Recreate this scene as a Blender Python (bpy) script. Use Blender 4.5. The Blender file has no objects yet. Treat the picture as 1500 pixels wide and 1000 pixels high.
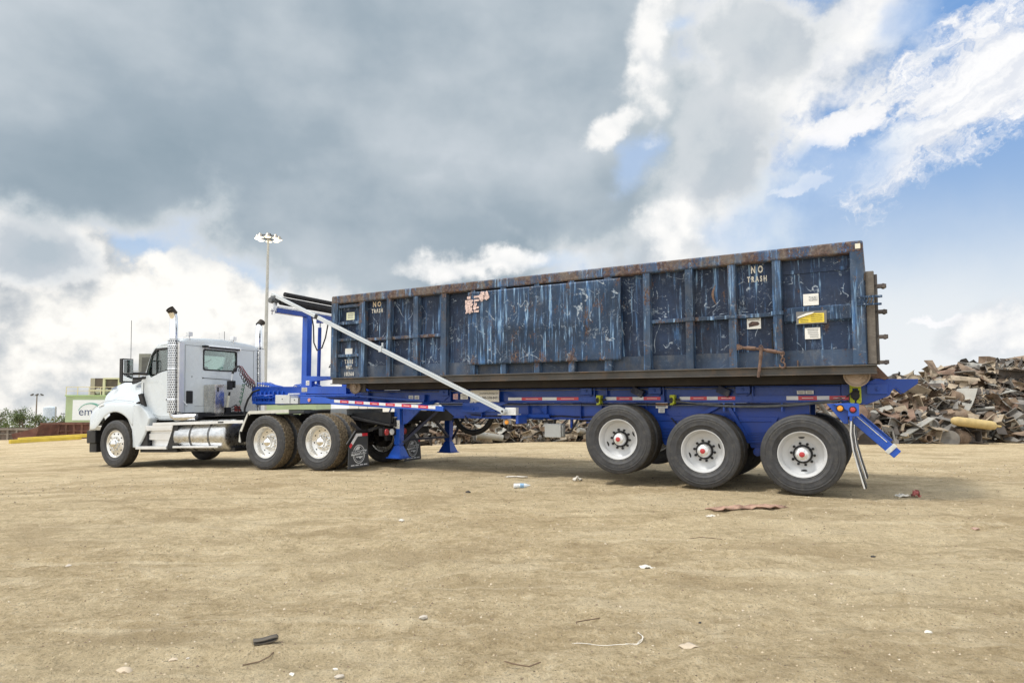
import bpy, bmesh, math, random
import numpy as np
from mathutils import Vector, Matrix
from mathutils.geometry import tessellate_polygon
R=math.radians
scene=bpy.context.scene
COL=scene.collection
# ---------------------------------------------------------------- camera
cam_d=bpy.data.cameras.new('camera'); cam=bpy.data.objects.new('camera',cam_d); COL.objects.link(cam)
cam.location=(0,0,1.197); cam.rotation_euler=(R(90+3.82),0,0)
cam_d.sensor_width=36; cam_d.lens=959.4/1500*36; cam_d.shift_y=26.3/1500
cam_d.clip_start=0.05; cam_d.clip_end=6000
scene.camera=cam
# ---------------------------------------------------------------- view
scene.view_settings.view_transform='Standard'; scene.view_settings.look='None'
scene.view_settings.exposure=0.14; scene.view_settings.gamma=1.0
# ---------------------------------------------------------------- sun
SUN=Vector((-0.468,-0.10,0.88)).normalized()
sl=bpy.data.lights.new('sun','SUN'); sl.energy=2.5; sl.angle=R(8); sl.color=(1.0,0.955,0.88)
so=bpy.data.objects.new('sun',sl); COL.objects.link(so); so.location=(-20,-5,40)
so.rotation_euler=SUN.to_track_quat('Z','Y').to_euler()

# ---------------------------------------------------------------- node helper
class NT:
    def __init__(s,tree): s.t=tree; s.n=tree.nodes; s.l=tree.links
    def _in(s,sock,v):
        if v is None: return
        if isinstance(v,bpy.types.NodeSocket): s.l.new(v,sock)
        else:
            if sock.type=='RGBA' and len(v)==3: v=(*v,1)
            sock.default_value=v
    def m(s,op,a,b=None,c=None,clamp=False):
        n=s.n.new('ShaderNodeMath'); n.operation=op; n.use_clamp=clamp
        for i,v in enumerate((a,b,c)): s._in(n.inputs[i],v)
        return n.outputs[0]
    def vm(s,op,a,b=None,sc=None):
        n=s.n.new('ShaderNodeVectorMath'); n.operation=op
        s._in(n.inputs[0],a)
        if b is not None: s._in(n.inputs[1],b)
        if sc is not None: s._in(n.inputs[3],sc)
        return n.outputs['Value'] if op in('LENGTH','DOT_PRODUCT','DISTANCE') else n.outputs[0]
    def noise(s,vec,scale,detail=4,rough=.5,dist=0,out=0,lac=2.0):
        n=s.n.new('ShaderNodeTexNoise'); s._in(n.inputs['Vector'],vec); n.inputs['Scale'].default_value=scale
        n.inputs['Detail'].default_value=detail; n.inputs['Roughness'].default_value=rough; n.inputs['Distortion'].default_value=dist
        n.inputs['Lacunarity'].default_value=lac
        return n.outputs[out]
    def vor(s,vec,scale,feature='F1',rnd=1.0):
        n=s.n.new('ShaderNodeTexVoronoi'); n.feature=feature; s._in(n.inputs['Vector'],vec); n.inputs['Scale'].default_value=scale
        n.inputs['Randomness'].default_value=rnd
        return n.outputs['Distance']
    def ss(s,x,a,b,t0=0.0,t1=1.0):
        n=s.n.new('ShaderNodeMapRange'); n.interpolation_type='SMOOTHSTEP'
        s._in(n.inputs['Value'],x); n.inputs['From Min'].default_value=a; n.inputs['From Max'].default_value=b
        n.inputs['To Min'].default_value=t0; n.inputs['To Max'].default_value=t1
        return n.outputs[0]
    def mix(s,f,a,b,mode='MIX'):
        n=s.n.new('ShaderNodeMix'); n.data_type='RGBA'; n.blend_type=mode
        s._in(n.inputs[0],f); s._in(n.inputs[6],a); s._in(n.inputs[7],b); return n.outputs[2]
    def ramp(s,x,pts):
        n=s.n.new('ShaderNodeValToRGB'); e=n.color_ramp.elements
        while len(e)<len(pts): e.new(0.5)
        for i,(p,c) in enumerate(pts): e[i].position=p; e[i].color=(*c,1) if len(c)==3 else c
        s._in(n.inputs[0],x); return n.outputs[0]
    def xyz(s,x,y,z):
        n=s.n.new('ShaderNodeCombineXYZ')
        for i,v in enumerate((x,y,z)): s._in(n.inputs[i],v)
        return n.outputs[0]
    def sep(s,v):
        n=s.n.new('ShaderNodeSeparateXYZ'); s._in(n.inputs[0],v); return n.outputs
    def mapv(s,v,scale=(1,1,1),rot=(0,0,0),loc=(0,0,0)):
        n=s.n.new('ShaderNodeMapping'); s._in(n.inputs[0],v); n.inputs['Scale'].default_value=scale
        n.inputs['Rotation'].default_value=rot; n.inputs['Location'].default_value=loc; return n.outputs[0]

# ---------------------------------------------------------------- world: sky texture with cloud layers by direction
w=bpy.data.worlds.new('World'); scene.world=w; w.use_nodes=True
w.cycles.sampling_method='MANUAL'; w.cycles.sample_map_resolution=512
def build_sky():
    t=NT(w.node_tree); t.n.clear()
    out=t.n.new('ShaderNodeOutputWorld'); bg=t.n.new('ShaderNodeBackground'); bg.inputs[1].default_value=0.1
    t.l.new(bg.outputs[0],out.inputs[0])
    sky=t.n.new('ShaderNodeTexSky'); sky.sky_type='NISHITA'; sky.sun_disc=False
    sky.sun_elevation=math.asin(SUN.z); sky.sun_rotation=math.atan2(SUN.x,SUN.y)
    sky.air_density=1.0; sky.dust_density=1.2; sky.ozone_density=2.0
    D=t.n.new('ShaderNodeTexCoord').outputs['Generated']
    x,y,z=t.sep(D)
    az=t.m('MULTIPLY',t.m('ARCTAN2',x,y),57.2958)
    el=t.m('MULTIPLY',t.m('ARCSINE',z),57.2958)
    ae=t.xyz(az,el,0.0)
    # warped coordinates
    wn=t.noise(D,2.2,3,.5,out=1); wn2=t.noise(D,9.0,6,.6,out=1)
    off=t.vm('SCALE',t.vm('SUBTRACT',wn,(.5,.5,.5)),sc=7.0)
    off2=t.vm('SCALE',t.vm('SUBTRACT',wn2,(.5,.5,.5)),sc=5.0)
    P=t.vm('ADD',t.vm('ADD',ae,off),off2)
    def blob(c,r,rot=0,vec=P):
        q=t.mapv(t.vm('SUBTRACT',vec,(c[0],c[1],0)),rot=(0,0,R(-rot)))
        q=t.vm('MULTIPLY',q,(1/r[0],1/r[1],0))
        return t.m('SUBTRACT',1.0,t.vm('LENGTH',q))
    def union(bl):
        o=bl[0]
        for b in bl[1:]: o=t.m('SMOOTH_MAX',o,b,.12)
        return o
    fb=t.noise(D,6.0,9,.56); fb2=t.noise(t.mapv(D,loc=(3,1,2)),16.0,9,.6)
    bil=t.m('SUBTRACT',1.0,t.vor(t.vm('ADD',t.mapv(D,scale=(1,1,1.4)),t.vm('SCALE',t.vm('SUBTRACT',wn2,(.5,.5,.5)),sc=.12)),17.0,'SMOOTH_F1'))
    bil2=t.m('SUBTRACT',1.0,t.vor(t.vm('ADD',t.mapv(D,scale=(1,1,1.3)),t.vm('SCALE',t.vm('SUBTRACT',wn2,(.5,.5,.5)),sc=.06)),42.0,'SMOOTH_F1'))
    K=9.3
    def C(r,g,b): # display sRGB 0-255 -> scene value
        f=lambda v:(((v/255+.055)/1.055)**2.4 if v>10 else v/255/12.92)*K
        return (f(r),f(g),f(b))
    # clear sky: the sky texture, gently lifted to a hazy pale blue low down
    blue=t.mix(t.ss(el,2,24),C(212,228,241),C(126,171,228))
    base=t.mix(.80,sky.outputs[0],blue)
    # horizon haze, broader on the right of the yard
    hz=t.m('MULTIPLY',t.ss(t.m('ADD',el,t.m('MULTIPLY',t.m('SUBTRACT',fb,.5),9.0)),17,1),t.ss(az,8,30,.35,1))
    col=t.mix(hz,base,C(237,240,242))
    col=t.mix(t.m('MULTIPLY',t.ss(el,12,0),.8),col,C(236,240,243))
    # cirrus
    q=t.mapv(ae,rot=(0,0,R(-28)))
    st=t.noise(t.mapv(t.vm('ADD',q,off2),scale=(.05,.22,1)),1.0,9,.62)
    st2=t.noise(t.mapv(t.vm('ADD',q,off2),scale=(.16,.8,1)),1.0,6,.6)
    cm=union([blob(c,r,ro) for c,r,ro in CIR])
    cv=t.m('ADD',t.m('ADD',cm,t.m('MULTIPLY',t.m('SUBTRACT',st,.5),2.0)),t.m('MULTIPLY',t.m('SUBTRACT',st2,.5),.8))
    col=t.mix(t.ss(cv,.1,.62),col,t.mix(t.ss(st2,.35,.62),C(228,232,240),C(252,252,253)))
    # small wisps
    wm=union([blob(c,r,ro) for c,r,ro in WISP])
    wv=t.m('ADD',wm,t.m('MULTIPLY',t.m('SUBTRACT',st2,.5),1.3))
    col=t.mix(t.ss(wv,.12,.5),col,C(250,250,252))
    # low cumulus bank
    cu=union([blob(c,r,ro) for c,r,ro in CUM])
    shape=t.m('ADD',t.m('MULTIPLY',t.m('SUBTRACT',bil,.5),.55),t.m('MULTIPLY',t.m('SUBTRACT',fb2,.5),1.1))
    cvv=t.m('ADD',cu,shape)
    med_=t.noise(t.mapv(D,scale=(1,1,1.9),loc=(2,8,5)),4.2,7,.55)
    lit=t.m('ADD',t.m('ADD',t.m('MULTIPLY',bil,.34),t.m('MULTIPLY',bil2,.22)),t.m('ADD',t.m('MULTIPLY',t.m('SUBTRACT',fb2,.5),1.25),t.m('MULTIPLY',t.m('SUBTRACT',med_,.34),1.25)))
    ccol=t.ramp(lit,[(.18,(.50,.54,.58)),(.35,(.68,.70,.71)),(.48,(.88,.87,.84)),(.62,(1.02,1.0,.95))])
    ccol=t.vm('SCALE',ccol,sc=K)
    col=t.mix(t.ss(cvv,.05,.30),col,ccol)
    # white cumulus beside the dark cloud
    cw=union([blob(c,r,ro) for c,r,ro in WHI])
    cwv=t.m('ADD',cw,t.m('MULTIPLY',shape,1.2))
    wcol=t.vm('SCALE',t.ramp(t.m('ADD',t.m('MULTIPLY',lit,.7),t.m('MULTIPLY',t.ss(cwv,0,.7),.25)),[(.25,(.56,.61,.66)),(.5,(.80,.82,.85)),(.72,(1.0,.99,.97))]),sc=K)
    col=t.mix(t.m('MULTIPLY',t.ss(cwv,-.05,.55),.97),col,wcol)
    # grey middle cloud
    gm=union([blob(c,r,ro) for c,r,ro in GRY])
    gv=t.m('ADD',gm,t.m('MULTIPLY',shape,.75))
    gcol=t.vm('SCALE',t.ramp(t.m('ADD',gv,t.m('MULTIPLY',t.m('SUBTRACT',fb,.5),.7)),[(.05,(.97,.96,.94)),(.25,(.80,.82,.83)),(.50,(.56,.61,.66)),(.9,(.47,.54,.60))]),sc=K)
    col=t.mix(t.ss(gv,-.02,.34),col,gcol)
    # large dark cloud
    dm=union([blob(c,r,ro) for c,r,ro in DRK])
    dv=t.m('ADD',dm,t.m('MULTIPLY',shape,.42))
    big=t.noise(t.mapv(D,scale=(1,1,1.8)),2.6,5,.5)
    dark=t.ramp(t.m('ADD',big,t.m('MULTIPLY',t.m('SUBTRACT',fb,.5),.35)),[(.30,(.28,.36,.425)),(.46,(.36,.435,.50)),(.58,(.48,.545,.60)),(.74,(.63,.68,.73))])
    edge=t.ramp(dv,[(.0,(.90,.90,.89)),(.16,(.66,.70,.73)),(.32,(.47,.54,.59)),(.48,(.38,.45,.52))])
    dcol=t.vm('SCALE',t.mix(t.ss(dv,.22,.50),edge,dark),sc=K)
    col=t.mix(t.ss(dv,-.06,.26),col,dcol)
    # windows of blue through the cloud sheet
    hm=union([blob(c,r,ro) for c,r,ro in HOL])
    hv=t.m('ADD',hm,t.m('MULTIPLY',shape,1.1))
    col=t.mix(t.m('MULTIPLY',t.ss(hv,.05,.85),.75),col,t.mix(t.ss(fb,.40,.62),t.mix(.35,blue,C(225,234,243)),C(222,232,241)))
    # bright gaps in the cloud where the sun breaks through the fringe
    br=union([blob(c,r,ro) for c,r,ro in BRT])
    bv=t.m('ADD',br,t.m('MULTIPLY',shape,1.5))
    bcol=t.vm('SCALE',t.ramp(t.m('ADD',t.m('MULTIPLY',fb2,.6),t.m('MULTIPLY',bil2,.4)),[(.34,(.72,.75,.78)),(.50,(.93,.93,.92)),(.62,(1.0,.99,.97))]),sc=K)
    col=t.mix(t.m('MULTIPLY',t.ss(bv,-.22,.60),.95),col,bcol)
    # unseen sky overhead and behind camera: cloud brightened past white to add fill light
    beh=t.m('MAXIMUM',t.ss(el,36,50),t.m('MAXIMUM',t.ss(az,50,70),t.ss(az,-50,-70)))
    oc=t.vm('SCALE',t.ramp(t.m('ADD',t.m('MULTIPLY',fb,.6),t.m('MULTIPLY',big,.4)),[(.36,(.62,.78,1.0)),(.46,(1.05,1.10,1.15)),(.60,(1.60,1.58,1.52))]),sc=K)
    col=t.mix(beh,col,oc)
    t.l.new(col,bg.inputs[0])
# cloud centres (azimuth, elevation), radii and tilt in degrees
CIR=[((37.8, 22.2), (12.6, 5.5), 28), ((34.4, 19.4), (8.3, 2.7), 20), ((27.7, 20.7), (7.2, 2.2), 22)]
WISP=[((24.8, 16.9), (3.0, 0.7), 15), ((27.2, 20.3), (5.3, 1.7), 18), ((34.3, 6.5), (3.7, 0.4), 5)]
CUM=[((-36.0, 8.2), (10.3, 11.0), 0), ((-27.7, 5.8), (12.3, 7.9), 0), ((-19.0, 4.0), (14.0, 7.3), 0), ((-32.0, 1.5), (14.2, 5.6), 0), ((-11.2, 2.9), (11.5, 4.7), 0), ((-1.8, 12.8), (10.3, 2.6), 8), ((-9.6, 10.0), (9.4, 2.9), 10)]
WHI=[((15.7, 30.7), (7.5, 3.2), 0), ((27.4, 26.9), (6.8, 6.3), 0), ((17.6, 15.8), (4.1, 4.3), 30), ((22.8, 25.4), (6.8, 5.2), 0), ((37.4, 5.2), (4.9, 1.9), 0)]
GRY=[((16.1, 21.3), (8.5, 7.8), -20), ((9.0, 15.8), (13.0, 6.2), -20), ((22.3, 27.9), (6.3, 4.6), 0), ((-36.9, 10.5), (6.2, 3.3), 0)]
DRK=[((-19.6, 28.3), (44.1, 15.3), 0), ((-11.4, 15.1), (19.3, 8.4), -12), ((-34.8, 19.3), (17.4, 7.3), 0), ((3.1, 21.0), (14.0, 8.7), 0), ((6.2, 29.6), (10.4, 9.6), 0)]
BRT=[((12.6, 29.0), (2.2, 5.6), -12), ((8.9, 23.3), (3.0, 1.2), 20), ((14.0, 14.7), (3.1, 3.1), 30), ((-3.0, 12.2), (6.0, 1.4), 8)]
HOL=[((11.0, 20.5), (3.2, 2.4), 20), ((26.8, 17.3), (9.7, 3.0), 12), ((32.7, 26.3), (3.3, 3.0), 40), ((15.7, 30.2), (2.6, 1.4), 0), ((21.9, 14.3), (6.2, 3.2), 10), ((3.0, 12.9), (9.0, 1.3), 6)]
build_sky()
# ---------------------------------------------------------------- mesh helper
class MB:
    def __init__(s): s.v=[]; s.f=[]; s.mi=[]; s.sm=[]; s.cur=0
    def mat(s,i): s.cur=i; return s
    def add(s,vs,fs,smooth=False):
        o=len(s.v); s.v+= [tuple(v) for v in vs]
        for f in fs: s.f.append(tuple(o+i for i in f)); s.mi.append(s.cur); s.sm.append(smooth)
        return s
    def box(s,x0,x1,y0,y1,z0,z1):
        v=[(x,y,z) for x in(x0,x1) for y in(y0,y1) for z in(z0,z1)]
        return s.add(v,[(0,1,3,2),(4,6,7,5),(0,4,5,1),(2,3,7,6),(0,2,6,4),(1,5,7,3)])
    def obox(s,c,size,rot=(0,0,0)):
        M=Matrix.Translation(c)@(Matrix.Rotation(rot[2],4,'Z')@Matrix.Rotation(rot[1],4,'Y')@Matrix.Rotation(rot[0],4,'X'))
        h=[a/2 for a in size]
        v=[M@Vector((a*h[0],b*h[1],c2*h[2])) for a in(-1,1) for b in(-1,1) for c2 in(-1,1)]
        return s.add(v,[(0,1,3,2),(4,6,7,5),(0,4,5,1),(2,3,7,6),(0,2,6,4),(1,5,7,3)])
    def beam(s,p0,p1,w,h,up=(0,0,1)):
        p0=Vector(p0);p1=Vector(p1);d=(p1-p0).normalized();u=Vector(up)
        sd=d.cross(u).normalized();u=sd.cross(d).normalized()
        v=[p+sd*(a*w/2)+u*(b*h/2) for p in(p0,p1) for a in(-1,1) for b in(-1,1)]
        return s.add(v,[(0,1,3,2),(4,6,7,5),(0,4,5,1),(2,3,7,6),(0,2,6,4),(1,5,7,3)])
    def prism(s,pts,y0,y1,ax='y',holes=()):
        """polygon in (x,z) extruded along y (or (y,z) along x, (x,y) along z)"""
        mk={'y':lambda a,b,c:(a,c,b),'x':lambda a,b,c:(c,a,b),'z':lambda a,b,c:(a,b,c)}[ax]
        loops=[list(pts)]+[list(h) for h in holes]
        flat=[p for l in loops for p in l]; n=len(flat)
        tri=tessellate_polygon([[Vector((p[0],p[1],0)) for p in l] for l in loops])
        v=[mk(p[0],p[1],y0) for p in flat]+[mk(p[0],p[1],y1) for p in flat]
        fs=[]
        if holes: fs=[tuple(t) for t in tri]+[tuple(n+i for i in reversed(t)) for t in tri]
        else: fs=[tuple(range(n)),tuple(reversed(range(n,2*n)))]
        o=0
        for l in loops:
            m=len(l)
            for i in range(m): fs.append((o+i,n+o+i,n+o+(i+1)%m,o+(i+1)%m))
            o+=m
        return s.add(v,fs)
    def tube(s,path,r,seg=12,caps=True):
        P=[Vector(p) for p in path]; rs=r if isinstance(r,(list,tuple)) else [r]*len(P)
        v=[];n=len(P); prev=None
        for i,p in enumerate(P):
            d=((P[min(i+1,n-1)]-P[max(i-1,0)])).normalized()
            if prev is None:
                a=Vector((0,0,1)) if abs(d.z)<.9 else Vector((1,0,0)); u=d.cross(a).normalized()
            else: u=(prev-d*prev.dot(d)).normalized()
            prev=u; w2=d.cross(u)
            for k in range(seg):
                t=2*math.pi*k/seg; v.append(p+(u*math.cos(t)+w2*math.sin(t))*rs[i])
        fs=[(i*seg+k,i*seg+(k+1)%seg,(i+1)*seg+(k+1)%seg,(i+1)*seg+k) for i in range(n-1) for k in range(seg)]
        s.add(v,fs,True)
        if caps:
            o=len(s.v)-len(v); s.f.append(tuple(o+k for k in reversed(range(seg)))); s.mi.append(s.cur); s.sm.append(False)
            s.f.append(tuple(o+(n-1)*seg+k for k in range(seg))); s.mi.append(s.cur); s.sm.append(False)
        return s
    def lathe(s,prof,c=(0,0,0),ax='y',seg=32,rf=None,close=False,smooth=True):
        """prof: (radius, along)"""
        n=len(prof); v=[]
        for j,(r,a) in enumerate(prof):
            for k in range(seg):
                t=2*math.pi*k/seg; rr=r+(rf(j,k) if rf else 0); p,q=rr*math.cos(t),rr*math.sin(t)
                v.append({'y':(c[0]+p,c[1]+a,c[2]+q),'x':(c[0]+a,c[1]+p,c[2]+q),'z':(c[0]+p,c[1]+q,c[2]+a)}[ax])
        m=n if close else n-1
        fs=[(j*seg+k,j*seg+(k+1)%seg,((j+1)%n)*seg+(k+1)%seg,((j+1)%n)*seg+k) for j in range(m) for k in range(seg)]
        return s.add(v,fs,smooth)
    def cyl(s,c,r,a0,a1,ax='y',seg=20):
        return s.lathe([(0.0001,a0),(r,a0),(r,a1),(0.0001,a1)],c,ax,seg)
    def loft(s,secs,smooth=True,closed=False,cap=False):
        n=len(secs[0]); v=[p for q in secs for p in q]; m=n if closed else n-1
        fs=[(i*n+k,i*n+(k+1)%n,(i+1)*n+(k+1)%n,(i+1)*n+k) for i in range(len(secs)-1) for k in range(m)]
        s.add(v,fs,smooth)
        if cap:
            o=len(s.v)-len(v)
            for f in (tuple(o+k for k in reversed(range(n))),tuple(o+(len(secs)-1)*n+k for k in range(n))):
                s.f.append(f); s.mi.append(s.cur); s.sm.append(False)
        return s
    def build(s,name,mats,parent=None,bevel=0,angle=38,segs=2,recalc=True,thick=0,sub=0):
        me=bpy.data.meshes.new(name); me.from_pydata(s.v,[],s.f)
        if not isinstance(mats,(list,tuple)): mats=[mats]
        for m in mats: me.materials.append(m)
        me.polygons.foreach_set('material_index',s.mi)
        if recalc:
            b=bmesh.new(); b.from_mesh(me); bmesh.ops.recalc_face_normals(b,faces=b.faces); b.to_mesh(me); b.free()
        me.polygons.foreach_set('use_smooth',[True]*len(s.f))
        me.set_sharp_from_angle(angle=R(angle)); me.update()
        o=bpy.data.objects.new(name,me); COL.objects.link(o)
        if parent: o.parent=parent
        if thick:
            m=o.modifiers.new('solid','SOLIDIFY'); m.thickness=thick; m.offset=0
        if sub:
            m=o.modifiers.new('sub','SUBSURF'); m.levels=m.render_levels=sub
        if bevel:
            m=o.modifiers.new('bevel','BEVEL'); m.width=bevel; m.segments=segs; m.limit_method='ANGLE'; m.angle_limit=R(40)
            m.harden_normals=True
        return o
def tag(o,label,cat=None,group=None,kind=None):
    if label: o['label']=label
    if cat: o['category']=cat
    if group: o['group']=group
    if kind: o['kind']=kind
    return o
def empty(name,loc=(0,0,0),rot=(0,0,0),parent=None):
    o=bpy.data.objects.new(name,None); COL.objects.link(o); o.location=loc; o.rotation_euler=rot
    o.empty_display_size=.2
    if parent: o.parent=parent
    return o
def copy_tree(o,parent=None):
    c=o.copy(); COL.objects.link(c)
    if parent is not None: c.parent=parent
    for ch in list(o.children): copy_tree(ch,c)
    return c
def text(body,size,loc,mat,parent,name='lettering',ext=.0015,xd=(-1,0,0),yd=(0,0,1),bold=0,align='CENTER',sx=1.0,space=1.0):
    cu=bpy.data.curves.new('t','FONT'); cu.body=body; cu.size=size; cu.extrude=ext; cu.align_x=align; cu.align_y='CENTER'
    cu.offset=bold; cu.resolution_u=3; cu.space_character=space
    to=bpy.data.objects.new('t',cu); COL.objects.link(to)
    dg=bpy.context.evaluated_depsgraph_get(); dg.update()
    me=bpy.data.meshes.new_from_object(to.evaluated_get(dg))
    bpy.data.objects.remove(to); bpy.data.curves.remove(cu)
    X=Vector(xd).normalized();Y=Vector(yd).normalized();Z=X.cross(Y)
    M=Matrix((( X.x*sx,Y.x,Z.x,loc[0]),(X.y*sx,Y.y,Z.y,loc[1]),(X.z*sx,Y.z,Z.z,loc[2]),(0,0,0,1)))
    me.transform(M); me.materials.clear(); me.materials.append(mat); me.name=name
    o=bpy.data.objects.new(name,me); COL.objects.link(o)
    if parent: o.parent=parent
    return o

# ---------------------------------------------------------------- materials
MATS={}
def mat(name,col,rough=.5,metal=0,spec=.5,coat=0,var=.0,vscale=3,dirt=0,dirtcol=(.30,.25,.18),bump=0,bscale=20,emit=None,es=1,grain=None):
    if name in MATS: return MATS[name]
    m=bpy.data.materials.new(name); m.use_nodes=True; t=NT(m.node_tree); b=t.n['Principled BSDF']
    tc=t.n.new('ShaderNodeTexCoord').outputs['Object']
    c=(*col,1); cs=None
    if var:
        n=t.noise(tc,vscale,5,.6); cs=t.mix(t.ss(n,.3,.7),tuple(x*(1-var) for x in col)+(1,),tuple(min(1,x*(1+var)) for x in col)+(1,))
    if dirt:
        n=t.noise(tc,vscale*1.7,8,.68); cs=t.mix(t.m('MULTIPLY',t.ss(n,.46,.72),dirt),cs if cs is not None else c,dirtcol+(1,))
    if grain:
        n=t.noise(t.mapv(tc,scale=grain),6,6,.6); cs=t.mix(t.ss(n,.35,.65),cs if cs is not None else c,tuple(x*.72 for x in col)+(1,))
    if cs is not None: t.l.new(cs,b.inputs['Base Color'])
    else: b.inputs['Base Color'].default_value=c
    if var or dirt:
        rn=t.noise(tc,vscale*2,4,.6); t.l.new(t.ss(rn,.25,.75,max(0,rough-.08),min(1,rough+.12)),b.inputs['Roughness'])
    else: b.inputs['Roughness'].default_value=rough
    b.inputs['Metallic'].default_value=metal; b.inputs['Specular IOR Level'].default_value=spec; b.inputs['Coat Weight'].default_value=coat
    b.inputs['Coat Roughness'].default_value=.06
    if bump:
        bn=t.n.new('ShaderNodeBump'); bn.inputs['Strength'].default_value=bump; bn.inputs['Distance'].default_value=.01
        t.l.new(t.noise(tc,bscale,5,.6),bn.inputs['Height']); t.l.new(bn.outputs[0],b.inputs['Normal'])
    if emit: b.inputs['Emission Color'].default_value=(*emit,1); b.inputs['Emission Strength'].default_value=es
    MATS[name]=m; return m
def glass(name,tint=(.75,.9,.86),rough=.02,op=.35):
    m=bpy.data.materials.new(name); m.use_nodes=True; t=NT(m.node_tree); t.n.clear()
    out=t.n.new('ShaderNodeOutputMaterial'); tr=t.n.new('ShaderNodeBsdfTransparent'); tr.inputs[0].default_value=(*tint,1)
    g=t.n.new('ShaderNodeBsdfGlossy'); g.inputs['Roughness'].default_value=rough; g.inputs['Color'].default_value=(1,1,1,1)
    fr=t.n.new('ShaderNodeFresnel'); fr.inputs[0].default_value=1.5
    f=t.m('ADD',t.m('MULTIPLY',fr.outputs[0],.9),op*.15)
    mx=t.n.new('ShaderNodeMixShader'); t.l.new(f,mx.inputs[0]); t.l.new(tr.outputs[0],mx.inputs[1]); t.l.new(g.outputs[0],mx.inputs[2])
    t.l.new(mx.outputs[0],out.inputs[0]); MATS[name]=m; return m

# ---------------------------------------------------------------- ground
rng=np.random.default_rng(7)
_perm=rng.random((256,256))
def vnoise(x,y):
    xi=np.floor(x).astype(int);yi=np.floor(y).astype(int);fx=x-xi;fy=y-yi
    fx=fx*fx*(3-2*fx);fy=fy*fy*(3-2*fy); a=lambda i,j:_perm[(xi+i)&255,(yi+j)&255]
    return (a(0,0)*(1-fx)+a(1,0)*fx)*(1-fy)+(a(0,1)*(1-fx)+a(1,1)*fx)*fy-.5
def fbm(x,y,o=4,g=.5):
    s=0;a=1
    for i in range(o): s=s+a*vnoise(x*2**i+i*17.3,y*2**i+i*9.1); a*=g
    return s
TP=(-3.5435,12.0362); TPH=.4537; TF=(-math.cos(TPH),math.sin(TPH))
def gz(x,y):
    """height of the yard: level under the trailer, falling gently away past the tractor"""
    x=np.asarray(x,float);y=np.asarray(y,float)
    l=(x-TP[0])*TF[0]+(y-TP[1])*TF[1]
    l=np.logaddexp(0,(l+.6)*2.0)/2.0
    return -.0328*np.maximum(l,0)-.012
def bumpz(x,y):
    r=np.sqrt(x*x+y*y); k=np.clip(1-r/60,0,1)
    z=fbm(x*.35,y*.35,3)*.028+fbm(x*1.7+5,y*1.7,4,.55)*.016+fbm(x*7,y*7+3,3,.55)*.007
    cl=fbm(x*9+40,y*9,3); z=z+np.maximum(cl-.22,0)*.05+np.where(r<14,fbm(x*22+7,y*22,2)*.007,0)
    # tyre tracks left by trucks driving along the row
    for (a,b,c) in ((.18,7.2,.10),(.26,5.1,-.12),(.12,6.0,.3),(-.25,3.6,.2),(.5,2.0,.6)):
        d=y-(b+a*x+.35*np.sin(x*.21+c*9)); 
        for o in (0,.34,1.9,2.24):
            z=z-.012*np.exp(-((d-o)/.13)**2)*(1+.5*np.sin(x*19+d*7))
    # keep the ground even where the wheels stand
    def flat(px,py,rr): return 1-np.exp(-(((x-px)**2+(y-py)**2)/rr**2)**2)
    # wheel ruts of trucks that turned across the yard
    for (cx,cy,rad) in ((-14,22,19.5),(16,-9,17.2),(-3,27,21.5),(9,24,18.6)):
        q=np.sqrt((x-cx)**2+(y-cy)**2)-rad
        for o in (0,.36,2.0,2.36): z=z-.016*np.exp(-((q-o)/.12)**2)+.008*np.exp(-((q-o-.2)/.07)**2)
    m=1.0
    for px,py in WHEELSPOTS: m=m*flat(px,py,.8)
    return z*k*m
WHEELSPOTS=[]
def spots(T,xs,Y0=1.26):
    X,Y,ph=T
    for l in xs:
        for yy in (.95,-.95):
            wv=yy-Y0
            WHEELSPOTS.append((X-math.cos(ph)*l-math.sin(ph)*wv, Y+math.sin(ph)*l-math.cos(ph)*wv))
spots((3.7883,8.6287,.5081),(0,1.28)); spots((-3.5435,12.0362,.4537),(0,1.32,5.9))
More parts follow.
